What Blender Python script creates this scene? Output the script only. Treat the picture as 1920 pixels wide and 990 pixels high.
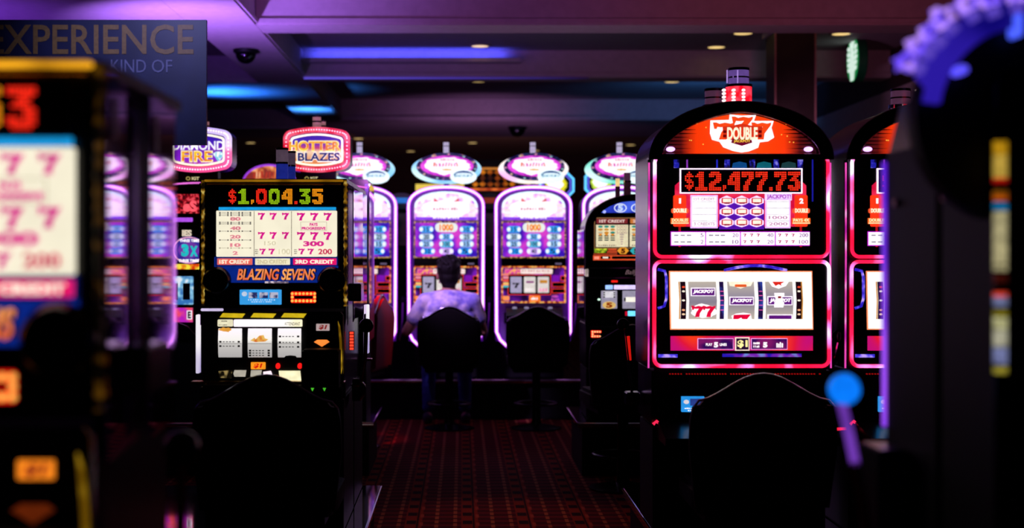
import bpy, bmesh, math, random
from mathutils import Vector, Matrix

# ------------------------------------------------------------------ camera, world, lights, exposure
scene = bpy.context.scene
col = scene.collection
for _o in list(bpy.data.objects):
    bpy.data.objects.remove(_o)
F = 50.0 / 36.0 * 1920      # focal length in pixels of the 1920x990 frame
CX, CY, ZC = 866.0, 478.0, 1.38   # vanishing point of the aisle, eye height

cam_d = bpy.data.cameras.new('camera')
cam_d.lens = 50; cam_d.sensor_width = 36; cam_d.sensor_fit = 'HORIZONTAL'
cam_d.shift_x = (960 - CX) / 1920
cam_d.shift_y = -(495 - CY) / 1920
cam_d.clip_start = .05; cam_d.clip_end = 100
cam_d.dof.use_dof = True
cam_d.dof.focus_distance = 6.2
cam_d.dof.aperture_fstop = 2.3
cam = bpy.data.objects.new('camera', cam_d)
col.objects.link(cam)
cam.location = (0, 0, ZC)
cam.rotation_euler = (math.pi / 2, 0, 0)
scene.camera = cam

world = bpy.data.worlds.new('world'); scene.world = world
world.use_nodes = True
world.node_tree.nodes['Background'].inputs[0].default_value = (.30, .12, .40, 1)
world.node_tree.nodes['Background'].inputs[1].default_value = .004

vs = scene.view_settings
vs.view_transform = 'Standard'; vs.look = 'None'; vs.exposure = 0; vs.gamma = 1
vs.use_curve_mapping = False
scene.cycles.use_denoising = True
scene.cycles.max_bounces = 6
scene.cycles.diffuse_bounces = 2
scene.cycles.sample_clamp_indirect = 4

def spot(name, loc, aim, color, watts, deg, blend=.6, radius=.06):
    d = bpy.data.lights.new(name, 'SPOT')
    d.color = color; d.energy = watts; d.spot_size = math.radians(deg); d.spot_blend = blend
    d.shadow_soft_size = radius
    o = bpy.data.objects.new(name, d); col.objects.link(o)
    o.location = loc
    o.rotation_euler = (Vector(aim) - Vector(loc)).to_track_quat('-Z', 'Y').to_euler()
    return o

# unseen spots added to tint the ceiling, and downlights over the aisle
spot('ceiling_fill_lamp', (-2.25, 10.2, 2.0), (-1.95, 11.0, 3.2), (.38, .17, 1.0), 360, 95, 1)
spot('ceiling_fill_lamp', (-4.6, 9.6, 2.0), (-4.4, 10.4, 3.2), (.26, .06, 1.0), 260, 110, 1)
spot('ceiling_fill_lamp', (-.6, 8.0, 1.9), (-.4, 11.26, 3.35), (.50, .14, .62), 110, 70, 1)
spot('ceiling_fill_lamp', (2.4, 8.0, 1.9), (2.6, 11.26, 3.35), (.75, .16, .30), 75, 70, 1)
d_ = bpy.data.lights.new('cove_lamp', 'AREA'); d_.shape = 'RECTANGLE'; d_.size = 2.0; d_.size_y = .04; d_.energy = 5.5; d_.color = (.07, .09, 1.0)
cove = bpy.data.objects.new('cove_lamp', d_); col.objects.link(cove); cove.location = (-.55, 14.50, 3.385); cove.rotation_euler = (math.radians(180 - 25), 0, 0)
spot('ceiling_fill_lamp', (-2.75, 15.9, 2.75), (-2.65, 15.9, 3.2), (.02, .2, 1.0), 90, 125, .8)
spot('ceiling_fill_lamp', (-1.92, 17.75, 2.85), (-1.92, 17.8, 3.2), (.04, .28, 1.0), 40, 120, .8)
spot('ceiling_fill_lamp', (3.0, 16.4, 2.75), (3.0, 17.4, 3.4), (.06, .30, .8), 60, 130, 1)
spot('ceiling_fill_lamp', (.3, 18.0, 2.0), (.3, 20.4, 3.2), (.62, .28, .7), 55, 110, 1)
spot('ceiling_fill_lamp', (.0, 22.6, 1.7), (.0, 26.5, 3.4), (1.0, .40, .30), 70, 120, 1)
spot('wall_fill_lamp', (2.7, 12.2, 2.3), (4.4, 14.8, 2.8), (.7, .3, .6), 30, 80, 1)  # unseen spot added to lift the dark right wall
spot('aisle_downlight_lamp', (.25, 8.0, 3.45), (.25, 7.4, 0), (1.0, .36, .22), 62, 28, 1)
spot('aisle_downlight_lamp', (-1.1, 9.3, 3.4), (-.12, 11.25, 1.10), (.62, .36, 1.0), 620, 15, .8)
spot('red_fill_lamp', (-.50, 9.9, 1.75), (-.62, 10.2, 1.06), (1.0, .02, .02), 60, 26, .6)  # unseen red spot added to redden the sideways chair

# ------------------------------------------------------------------ materials
def lin(h):
    h = h.lstrip('#')
    c = [int(h[i:i + 2], 16) / 255 for i in (0, 2, 4)]
    return tuple(x / 12.92 if x <= .04045 else ((x + .055) / 1.055) ** 2.4 for x in c) + (1,)

MATS = {}
def _new(name):
    m = bpy.data.materials.new(name); m.use_nodes = True
    nt = m.node_tree
    return m, nt, nt.nodes['Principled BSDF']

def _noise(nt, scale, detail=2, coord='Object'):
    tc = nt.nodes.new('ShaderNodeTexCoord')
    n = nt.nodes.new('ShaderNodeTexNoise')
    n.inputs['Scale'].default_value = scale; n.inputs['Detail'].default_value = detail
    nt.links.new(tc.outputs[coord], n.inputs['Vector'])
    return n

def surf(name, hexc, rough=.4, metal=0, bump=.0, scale=60, var=.15, spec=.5, coat=0):
    """plain surface with grain: noise in colour, roughness and a little relief"""
    if name in MATS: return MATS[name]
    m, nt, b = _new(name)
    c = lin(hexc)
    n = _noise(nt, scale)
    r = nt.nodes.new('ShaderNodeValToRGB')
    r.color_ramp.elements[0].position = .3; r.color_ramp.elements[1].position = .7
    r.color_ramp.elements[0].color = tuple(x * (1 - var) for x in c[:3]) + (1,)
    r.color_ramp.elements[1].color = tuple(min(1, x * (1 + var)) for x in c[:3]) + (1,)
    nt.links.new(n.outputs[0], r.inputs[0]); nt.links.new(r.outputs[0], b.inputs['Base Color'])
    b.inputs['Roughness'].default_value = rough; b.inputs['Metallic'].default_value = metal
    b.inputs['Specular IOR Level'].default_value = spec
    b.inputs['Coat Weight'].default_value = coat
    if bump:
        bp = nt.nodes.new('ShaderNodeBump'); bp.inputs['Strength'].default_value = bump
        bp.inputs['Distance'].default_value = .01
        nt.links.new(n.outputs[0], bp.inputs['Height']); nt.links.new(bp.outputs[0], b.inputs['Normal'])
    MATS[name] = m
    return m

def glow(hexc, k=1.0, var=.12, scale=45):
    """backlit print, lamp or LED: the thing itself gives off light, a little unevenly"""
    key = 'glow_%s_%g_%g_%g' % (hexc, k, var, scale)
    if key in MATS: return MATS[key]
    m, nt, b = _new(key)
    c = lin(hexc)
    b.inputs['Base Color'].default_value = tuple(x * .3 for x in c[:3]) + (1,)
    b.inputs['Roughness'].default_value = .3
    b.inputs['Emission Color'].default_value = c
    n = _noise(nt, scale)
    mr = nt.nodes.new('ShaderNodeMapRange')
    mr.inputs[1].default_value = .3; mr.inputs[2].default_value = .7
    mr.inputs[3].default_value = k * (1 - var); mr.inputs[4].default_value = k * (1 + var)
    nt.links.new(n.outputs[0], mr.inputs[0]); nt.links.new(mr.outputs[0], b.inputs['Emission Strength'])
    MATS[key] = m
    return m

def glow2(name, stops, k=1.0, scale=8, kind='noise', axis=2, lo=0, hi=1):
    """light whose colour runs through a ramp: by noise, by waves, or along an axis of the object"""
    if name in MATS: return MATS[name]
    m, nt, b = _new(name)
    r = nt.nodes.new('ShaderNodeValToRGB')
    el = r.color_ramp.elements
    while len(el) < len(stops): el.new(.5)
    for e, (p, h) in zip(el, stops):
        e.position = p; e.color = lin(h)
    if kind == 'noise':
        n = _noise(nt, scale, 1); nt.links.new(n.outputs[0], r.inputs[0])
    elif kind == 'voronoi':
        tc = nt.nodes.new('ShaderNodeTexCoord'); n = nt.nodes.new('ShaderNodeTexVoronoi')
        n.inputs['Scale'].default_value = scale
        nt.links.new(tc.outputs['Object'], n.inputs['Vector']); nt.links.new(n.outputs['Distance'], r.inputs[0])
    else:
        tc = nt.nodes.new('ShaderNodeTexCoord'); sp = nt.nodes.new('ShaderNodeSeparateXYZ')
        mr = nt.nodes.new('ShaderNodeMapRange')
        mr.inputs[1].default_value = lo; mr.inputs[2].default_value = hi
        nt.links.new(tc.outputs['Object'], sp.inputs[0]); nt.links.new(sp.outputs[axis], mr.inputs[0])
        nt.links.new(mr.outputs[0], r.inputs[0])
    b.inputs['Base Color'].default_value = (.02, .02, .02, 1)
    b.inputs['Roughness'].default_value = .3
    b.inputs['Emission Strength'].default_value = k
    nt.links.new(r.outputs[0], b.inputs['Emission Color'])
    MATS[name] = m
    return m

BLACK = surf('black_gloss_plastic', '#08070a', .22, 0, 0, 30, .2, .35)
MATTE = surf('black_satin_plastic', '#060507', .55, 0, 0, 40, .2, .25)
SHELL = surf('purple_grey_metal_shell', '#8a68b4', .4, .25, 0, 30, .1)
CHROME = surf('polished_chrome', '#d8d2dc', .1, 1, 0, 40, .05)
GOLD = surf('brass_gold_trim', '#c98f2a', .18, 1, .25, 55, .2)
MIRROR = surf('polished_steel_side_panel', '#d8a8f0', .035, 1, 0, 9, .03)
DKPURPLE = surf('dark_violet_plastic', '#1a0a2c', .3, .2, 0, 30, .15)
VINYL = surf('black_vinyl_upholstery', '#0a0607', .62, 0, .1, 160, .2, .2)
PLINTHM = surf('polished_dark_laminate', '#b0a4bc', .05, 1, 0, 20, .1)
DOME = surf('smoked_dome_plastic', '#050507', .08, 0, 0, 20, .1, .6)

# ------------------------------------------------------------------ geometry
class G:
    def __init__(s): s.v = []; s.f = []
    def add(s, v, f):
        n = len(s.v); s.v += [tuple(p) for p in v]; s.f += [tuple(i + n for i in q) for q in f]; return s
    def box(s, x0, x1, y0, y1, z0, z1):
        return s.add([(x0, y0, z0), (x1, y0, z0), (x1, y1, z0), (x0, y1, z0), (x0, y0, z1), (x1, y0, z1), (x1, y1, z1), (x0, y1, z1)],
                     [(0, 3, 2, 1), (4, 5, 6, 7), (0, 1, 5, 4), (1, 2, 6, 5), (2, 3, 7, 6), (3, 0, 4, 7)])
    def prism(s, pts, y0, y1):
        a = sum(pts[i - 1][0] * pts[i][1] - pts[i][0] * pts[i - 1][1] for i in range(len(pts)))
        if a < 0: pts = pts[::-1]
        n = len(pts)
        v = [(x, y0, z) for x, z in pts] + [(x, y1, z) for x, z in pts]
        f = [tuple(range(n)), tuple(range(2 * n - 1, n - 1, -1))]
        f += [(i, n + i, n + (i + 1) % n, (i + 1) % n) for i in range(n)]
        return s.add(v, f)
    def prismx(s, pts, x0, x1):          # outline in (y, z), extruded along x
        g = G().prism(pts, 0, 1)
        return s.add([(x0 + (x1 - x0) * q, p, r) for p, q, r in g.v], [tuple(reversed(f)) if x1 > x0 else f for f in g.f])
    def frame(s, o, i, y0, y1):
        n = len(o)
        v = [(x, y0, z) for x, z in o] + [(x, y0, z) for x, z in i] + [(x, y1, z) for x, z in o] + [(x, y1, z) for x, z in i]
        f = []
        for k in range(n):
            j = (k + 1) % n
            f += [(k, j, n + j, n + k), (2 * n + j, 2 * n + k, 3 * n + k, 3 * n + j), (j, k, 2 * n + k, 2 * n + j), (n + k, n + j, 3 * n + j, 3 * n + k)]
        return s.add(v, f)
    def tube(s, pts, r, closed=False, n=8):
        pts = [Vector(p) for p in pts]; m = len(pts); v = []; f = []
        up = None
        for i, p in enumerate(pts):
            a = pts[i - 1] if (i or closed) else p
            b = pts[(i + 1) % m] if (i < m - 1 or closed) else p
            t = (b - a).normalized()
            if up is None: up = t.orthogonal().normalized()
            up = (up - t * up.dot(t)).normalized()
            w = t.cross(up)
            rr = r[i] if isinstance(r, (list, tuple)) else r
            v += [tuple(p + (up * math.cos(2 * math.pi * k / n) + w * math.sin(2 * math.pi * k / n)) * rr) for k in range(n)]
        for i in range(m if closed else m - 1):
            j = (i + 1) % m
            f += [(i * n + k, i * n + (k + 1) % n, j * n + (k + 1) % n, j * n + k) for k in range(n)]
        if not closed:
            f += [tuple(range(n - 1, -1, -1)), tuple((m - 1) * n + k for k in range(n))]
        return s.add(v, f)
    def lathe(s, prof, c=(0, 0, 0), n=20, axis='z'):
        v = []; m = len(prof)
        for r, h in prof:
            for k in range(n):
                a = 2 * math.pi * k / n
                p = (r * math.cos(a), r * math.sin(a), h)
                if axis == 'y': p = (p[0], p[2], p[1])
                if axis == 'x': p = (p[2], p[0], p[1])
                v.append((c[0] + p[0], c[1] + p[1], c[2] + p[2]))
        f = [(i * n + k, i * n + (k + 1) % n, (i + 1) * n + (k + 1) % n, (i + 1) * n + k) for i in range(m - 1) for k in range(n)]
        f += [tuple(range(n - 1, -1, -1)), tuple((m - 1) * n + k for k in range(n))]
        return s.add(v, f)
    def sphere(s, c, r, n=16, sz=1):
        return s.lathe([(max(1e-4, r * math.sin(math.pi * i / n)), -r * sz * math.cos(math.pi * i / n)) for i in range(n + 1)], c, n)

def rrect(x0, x1, z0, z1, r, n=5):
    r = min(r, abs(x1 - x0) / 2.001, abs(z1 - z0) / 2.001)
    if r <= 0: return [(x0, z0), (x1, z0), (x1, z1), (x0, z1)]
    out = []
    for cx, cz, a in ((x1 - r, z0 + r, -90), (x1 - r, z1 - r, 0), (x0 + r, z1 - r, 90), (x0 + r, z0 + r, 180)):
        for i in range(n + 1):
            t = math.radians(a + 90 * i / n); out.append((cx + r * math.cos(t), cz + r * math.sin(t)))
    return out
def ellipse(cx, cz, rx, rz, n=36):
    return [(cx + rx * math.cos(2 * math.pi * i / n), cz + rz * math.sin(2 * math.pi * i / n)) for i in range(n)]
def arch(x0, x1, zb, zs, zt, n=20, e=1.0):
    """outline with vertical sides up to zs and a curved head up to zt (CCW from lower left)"""
    cx, rx = (x0 + x1) / 2, (x1 - x0) / 2
    pts = [(x0, zb), (x1, zb)]
    for i in range(n + 1):
        t = math.pi * i / n
        c, q = math.cos(t), math.sin(t)
        pts.append((cx + rx * math.copysign(abs(c) ** e, c), zs + (zt - zs) * q ** e))
    return pts
SEVEN = [(0, 1), (.06, .62), (.17, .62), (.2, .74), (.38, .72), (.58, .75), (.38, .42), (.27, 0), (.62, 0), (.66, .34), (.98, .84), (1, 1), (.8, .93), (.55, .99), (.3, .92), (.15, 1)]

def mesh_of(g, name, ref=(0, 0, 0), bevel=0, smooth=0, segs=2):
    me = bpy.data.meshes.new(name)
    me.from_pydata([(x - ref[0], y - ref[1], z - ref[2]) for x, y, z in g.v], [], g.f)
    if bevel:
        bm = bmesh.new(); bm.from_mesh(me)
        ed = [e for e in bm.edges if len(e.link_faces) == 2 and e.calc_face_angle(0) > .5]
        bmesh.ops.bevel(bm, geom=ed, offset=bevel, segments=segs, affect='EDGES', clamp_overlap=True)
        bm.to_mesh(me); bm.free()
    me.validate(); me.update()
    if smooth:
        me.shade_smooth()
        me.set_sharp_from_angle(angle=math.radians(smooth))
    return me

def tag(o, label=None, cat=None, group=None, kind=None):
    if label: o['label'] = label
    if cat: o['category'] = cat
    if group: o['group'] = group
    if kind: o['kind'] = kind
    return o
def empty(name, loc, label, cat, group=None):
    o = bpy.data.objects.new(name, None); col.objects.link(o); o.location = loc
    o.empty_display_size = .1
    return tag(o, label, cat, group)
def put(name, g, mat, parent=None, ref=(0, 0, 0), bevel=0, smooth=0):
    """one mesh object; under a parent its vertices are relative to ref, the parent root's own place"""
    me = mesh_of(g, name, ref, bevel, smooth)
    me.materials.append(mat)
    o = bpy.data.objects.new(name, me); col.objects.link(o)
    if parent: o.parent = parent
    return o
def alone(name, g, mat, label, cat, group=None, bevel=0, smooth=0):
    """a thing that is a single mesh, origin at the middle of its base"""
    xs = [p[0] for p in g.v]; ys = [p[1] for p in g.v]; zs = [p[2] for p in g.v]
    ref = ((min(xs) + max(xs)) / 2, (min(ys) + max(ys)) / 2, min(zs))
    o = put(name, g, mat, None, ref, bevel, smooth); o.location = ref
    return tag(o, label, cat, group)
def structure(name, g, mat, parent=None, bevel=0):
    o = put(name, g, mat, parent, bevel=bevel)
    if parent is None: o['kind'] = 'structure'
    return o
def copy_tree(o, parent=None, delta=(0, 0, 0)):
    c = o.copy(); col.objects.link(c); c.parent = parent
    if parent is None: c.location = Vector(o.location) + Vector(delta)
    for ch in list(o.children): copy_tree(ch, c)
    return c

# lettering: outlines of the built-in face, fitted to a box and given a little thickness
_TX = {}
def text_geo(s, bold=0.0, shear=0.0):
    k = (s, bold, shear)
    if k not in _TX:
        cu = bpy.data.curves.new('lettering', 'FONT'); cu.body = s; cu.size = 1; cu.offset = bold; cu.shear = shear
        cu.resolution_u = 3; cu.extrude = .5
        o = bpy.data.objects.new('lettering', cu); col.objects.link(o)
        bpy.context.view_layer.update()
        me = bpy.data.meshes.new_from_object(o.evaluated_get(bpy.context.evaluated_depsgraph_get()))
        v = [tuple(p.co) for p in me.vertices]; f = [tuple(p.vertices) for p in me.polygons]
        bpy.data.objects.remove(o); bpy.data.curves.remove(cu); bpy.data.meshes.remove(me)
        xs = [p[0] for p in v]; ys = [p[1] for p in v]
        x0, x1, y0, y1 = min(xs), max(xs), min(ys), max(ys)
        _TX[k] = ([((p[0] - x0) / (x1 - x0), .5 - p[2], (p[1] - y0) / (y1 - y0)) for p in v], f)
    return _TX[k]

DOTS = {'0': '01110 10001 10011 10101 11001 10001 01110', '1': '00100 01100 00100 00100 00100 00100 01110',
        '2': '01110 10001 00001 00110 01000 10000 11111', '3': '11111 00010 00100 00010 00001 10001 01110',
        '4': '00010 00110 01010 10010 11111 00010 00010', '5': '11111 10000 11110 00001 00001 10001 01110',
        '7': '11111 00001 00010 00100 01000 01000 01000', '$': '00100 01111 10100 01110 00101 11110 00100',
        '.': '00 00 00 00 00 11 11', ',': '00 00 00 00 11 01 10'}
FAT = {'1': '0011100 0111100 1111100 0011100 0011100 0011100 0011100 0011100 1111111 1111111',
       '2': '0111110 1111111 1110111 0000111 0001111 0111110 1111000 1110000 1111111 1111111',
       '3': '1111111 1111111 0001110 0011100 0111110 0000111 0000111 1110111 1111111 0111110',
       '0': '0111110 1111111 1110111 1100011 1100011 1100011 1100011 1110111 1111111 0111110',
       '5': '1111111 1111111 1110000 1111110 1111111 0000111 0000111 1110111 1111111 0111110',
       '4': '0001111 0011111 0111111 0110111 1110111 1111111 1111111 0000111 0000111 0000111',
       '7': '1111111 1111111 1110111 0000111 0001110 0011100 0011100 0111000 0111000 0111000',
       '$': '00100 01110 11111 10100 11110 01111 00101 11111 01110 00100',
       '.': '00 00 00 00 00 00 00 00 11 11', ',': '00 00 00 00 00 00 00 11 11 10'}

class Pl:
    """the plane of a machine's front: pixel measurements of the photo taken to metres at that distance"""
    def __init__(s, Y): s.Y = Y; s.s = Y / F
    def X(s, px): return (px - CX) * s.s
    def Z(s, py): return ZC - (py - CY) * s.s

class Machine:
    def __init__(s, name, Y, cx, zbase, label, cat, group=None, move=(0, 0, 0)):
        s.P = Pl(Y); s.ref = (s.P.X(cx), Y, zbase)
        s.root = empty(name, Vector(s.ref) + Vector(move), label, cat, group)
    def put(s, name, g, mat, parent=None, **k): return put(name, g, mat, parent or s.root, s.ref, **k)
    def W(s, pts): return [(s.P.X(x), s.P.Z(y)) for x, y in pts]
    def poly(s, name, pts, mat, d=.004, d1=0, parent=None, **k):
        return s.put(name, G().prism(s.W(pts), s.P.Y - d, s.P.Y - d1), mat, parent, **k)
    def polys(s, name, plist, mat, d=.004, d1=0, parent=None, kind=None):
        g = G()
        for pts in plist: g.prism(s.W(pts), s.P.Y - d, s.P.Y - d1)
        o = s.put(name, g, mat, parent)
        if kind: o['kind'] = kind
        return o
    def rect(s, name, x0, x1, y0, y1, mat, d=.004, d1=0, r=0, parent=None, **k):
        return s.poly(name, rrect(x0, x1, y0, y1, r), mat, d, d1, parent, **k)
    def ell(s, name, cx, cy, rx, ry, mat, d=.004, d1=0, parent=None, n=36):
        return s.poly(name, ellipse(cx, cy, rx, ry, n), mat, d, d1, parent)
    def ring(s, name, o, i, mat, d=.004, d1=0, parent=None):
        return s.put(name, G().frame(s.W(o)[::-1], s.W(i)[::-1], s.P.Y - d, s.P.Y - d1), mat, parent)
    def frame(s, name, x0, x1, y0, y1, w, mat, d=.004, d1=0, r=0, parent=None):
        return s.ring(name, rrect(x0, x1, y0, y1, r or .01), rrect(x0 + w, x1 - w, y0 + w, y1 - w, max(r - w, .01)), mat, d, d1, parent)
    def tube(s, name, pts, r, mat, d=.0, closed=False, parent=None, n=8):
        return s.put(name, G().tube([(s.P.X(p[0]), s.P.Y - d, s.P.Z(p[1])) for p in pts], r * s.P.s, closed, n), mat, parent, smooth=60)
    def box(s, name, x0, x1, y0, y1, Y0, Y1, mat, parent=None, bevel=0):
        return s.put(name, G().box(s.P.X(x0), s.P.X(x1), Y0, Y1, s.P.Z(y1), s.P.Z(y0)), mat, parent, bevel=bevel)
    def text(s, name, t, x0, x1, y0, y1, mat, d=.006, bold=.02, shear=0, parent=None, t_=.002):
        v, f = text_geo(t, bold, shear)
        X0, X1, Z0, Z1 = s.P.X(x0), s.P.X(x1), s.P.Z(y1), s.P.Z(y0)
        return s.put(name, G().add([(X0 + (X1 - X0) * a, s.P.Y - d + t_ * b, Z0 + (Z1 - Z0) * c) for a, b, c in v], f), mat, parent)
    def seven(s, name, x0, x1, y0, y1, mat, d=.006, parent=None, d1=.003):
        return s.poly(name, [(x0 + (x1 - x0) * a, y1 + (y0 - y1) * b) for a, b in SEVEN], mat, d, d1, parent)
    def cyl(s, name, cx, y0, y1, r, mat, Yc, parent=None, n=20, prof=None):
        prof = prof or [(r, y1), (r, y0)]
        return s.put(name, G().lathe([(a * s.P.s, s.P.Z(b)) for a, b in prof], (s.P.X(cx) * Yc / s.P.Y, Yc, 0), n), mat, parent, smooth=40)
    def led(s, t, x0, x1, y0, y1, mats, d=.008, font=DOTS, parent=None, gap=1.0, fill=1.0):
        """dot-matrix characters, each its own part"""
        rows = {c: font[c].split() for c in t}
        wid = sum(len(rows[c][0]) for c in t) + gap * (len(t) - 1)
        nrow = len(rows[t[0]])
        pw, ph = (x1 - x0) / wid, (y1 - y0) / nrow
        x = x0
        for k, c in enumerate(t):
            pl = []
            for j, row in enumerate(rows[c]):
                for i, b in enumerate(row):
                    if b == '1':
                        cx_, cy_ = x + (i + .5) * pw, y0 + (j + .5) * ph
                        pl.append(ellipse(cx_, cy_, pw * fill / 2, ph * fill / 2, 6))
            s.polys('led_digit', pl, mats[k % len(mats)], d, d - .002, parent)
            x += (len(rows[c][0]) + gap) * pw
# ------------------------------------------------------------------ the room
PLASTER = surf('painted_plaster', '#b7a6ad', .8, 0, .06, 14, .06)
PLASTER_DK = surf('dark_painted_plaster', '#3a2a30', .8, 0, .06, 14, .1)
WALLM = surf('dark_maroon_wall_paint', '#3a1d26', .75, 0, .05, 10, .15)
HC, HS = 3.48, 3.20            # ceiling and beam soffit heights

def carpet_material():
    m, nt, b = _new('patterned_carpet')
    N = nt.nodes.new; L = nt.links.new
    tc = N('ShaderNodeTexCoord'); sp = N('ShaderNodeSeparateXYZ'); L(tc.outputs['Object'], sp.inputs[0])
    def math_(op, a, c=None):
        n = N('ShaderNodeMath'); n.operation = op
        for i, q in enumerate((a, c)):
            if q is None: continue
            if isinstance(q, (int, float)): n.inputs[i].default_value = q
            else: L(q, n.inputs[i])
        return n.outputs[0]
    x, y = sp.outputs[0], sp.outputs[1]
    def stripe(period, off, width):        # 1 inside lengthwise stripes
        t = math_('FRACT', math_('ADD', math_('DIVIDE', x, period), off))
        return math_('LESS_THAN', math_('ABSOLUTE', math_('SUBTRACT', t, .5)), width)
    def dash(period, off, duty):
        return math_('LESS_THAN', math_('FRACT', math_('ADD', math_('DIVIDE', y, period), off)), duty)
    def mix(fac, a, c):
        n = N('ShaderNodeMix'); n.data_type = 'RGBA'; L(fac, n.inputs[0])
        for i, q in ((6, a), (7, c)):
            if isinstance(q, str): n.inputs[i].default_value = lin(q)
            else: L(q, n.inputs[i])
        return n.outputs[2]
    W = .29
    c = mix(dash(.115, 0, .3), '#4a0c10', '#7a1c20')
    c = mix(stripe(W, .36, .15), c, '#8a2e14')
    c = mix(math_('MULTIPLY', stripe(W, .40, .085), dash(.23, .3, .42)), c, '#240a0a')
    c = mix(stripe(W, .29, .018), c, '#2c0a0a')
    c = mix(math_('MULTIPLY', stripe(W, .22, .03), dash(.23, .5, .4)), c, '#a84a30')
    c = mix(math_('MULTIPLY', stripe(W, .62, .034), dash(.115, .1, .7)), c, '#a8603c')
    c = mix(math_('MULTIPLY', stripe(W, .95, .034), dash(.115, .4, .7)), c, '#a8603c')
    nz = N('ShaderNodeTexNoise'); nz.inputs['Scale'].default_value = 220
    L(tc.outputs['Object'], nz.inputs['Vector'])
    bp = N('ShaderNodeBump'); bp.inputs['Strength'].default_value = .5; bp.inputs['Distance'].default_value = .004
    L(nz.outputs[0], bp.inputs['Height']); L(bp.outputs[0], b.inputs['Normal'])
    L(c, b.inputs['Base Color']); b.inputs['Roughness'].default_value = .95
    b.inputs['Specular IOR Level'].default_value = .1
    return m
structure('floor', G().box(-9, 4.4, -3, 30, -.1, 0), carpet_material())
ceil = structure('ceiling', G().box(-9, 4.4, -3, 30, HC, HC + .1), surf('ceiling_paint', '#8a7c86', .8, 0, .05, 12, .06))
structure('wall_left', G().box(-9.2, -9, -3, 30, 0, HC), WALLM)
wr = structure('wall_right', G().box(4.4, 4.6, -3, 30, 0, HC), WALLM)
structure('wall_back', G().box(-9, 4.4, 30, 30.2, 0, HC), WALLM)
def beam(name, x0, x1, y0, y1, lip=.05):
    structure(name, G().box(x0, x1, y0, y1, HS, HC), PLASTER, ceil)
    g = G()
    if y1 - y0 > x1 - x0:
        for xx in (x0, x1): g.box(xx - .02, xx + .02, y0, y1, HS + .015, HS + lip)
    else:
        for yy in (y0, y1): g.box(x0, x1, yy - .02, yy + .02, HS + .015, HS + lip)
    structure('molding', g, PLASTER, ceil)
beam('main_beam', -2.148, -1.634, -3, 21.4)
for y0, y1 in ((4.6, 5.0), (11.26, 11.67), (14.6, 14.95), (19.2, 21.9)):
    beam('cross_beam', -1.63, 4.4, y0, y1)
for y0, y1 in ((5.0, 6.0), (9.3, 11.6), (15.0, 16.9), (20.5, 22)):
    beam('cross_beam', -9, -2.15, y0, y1)
structure('cove_trough', G().box(-1.63, .6, 14.42, 14.60, 3.34, 3.365).box(-1.63, .6, 14.42, 14.43, 3.365, 3.38), PLASTER, ceil)
structure('soffit_glow_edge', G().box(-1.62, 1.3, 14.575, 14.60, 3.185, 3.20), glow2('violet_soffit_glow', [(0, '#6a58f0'), (.5, '#4a38b0'), (1, '#140c30')], .8, kind='axis', axis=0, lo=-1.6, hi=1.3), ceil)  # lit lower edge of the beam put in as a glowing strip
# a lit frieze panel and the dark openings along the side wall by the coffee counter
structure('frieze', G().box(4.34, 4.4, 8.5, 22, 2.62, 3.05), PLASTER, wr)
structure('opening', G().box(4.36, 4.4, 9, 15.5, 0, 2.4), surf('unlit_opening', '#0a0608', .8), wr)
structure('opening', G().box(4.36, 4.4, 16.5, 21, 0, 2.4), surf('unlit_opening', '#0a0608', .8), wr)

# square column clad in dark wood with slim metal corner strips
cw = surf('dark_wood_cladding', '#1c110d', .45, 0, .1, 12, .3)
cm = tag(bpy.data.objects.new('column', None), kind='structure'); col.objects.link(cm)
PC = Pl(13.0); cm.location = (PC.X(1490), 13.2, 0)
def cpart(n, g, m): return put(n, g, m, cm, tuple(cm.location))
cpart('shaft', G().box(PC.X(1454), PC.X(1528), 13.0, 13.4, 0, 3.43), cw)
cpart('corner_strip', G().box(PC.X(1452), PC.X(1455), 12.985, 13.0, 0, 3.42), surf('satin_metal_strip', '#c59c94', .4, .8))
cpart('corner_strip', G().box(PC.X(1527), PC.X(1530), 12.985, 13.0, 0, 3.42), surf('satin_metal_strip', '#c59c94', .4, .8))
cpart('capital', G().box(PC.X(1448), PC.X(1534), 12.95, 13.45, 3.42, HC), PLASTER)
spot('column_uplight_lamp', (PC.X(1490), 12.7, 3.0), (PC.X(1490), 12.7, 3.48), (1, .5, .15), 1.2, 130, 1)

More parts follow.
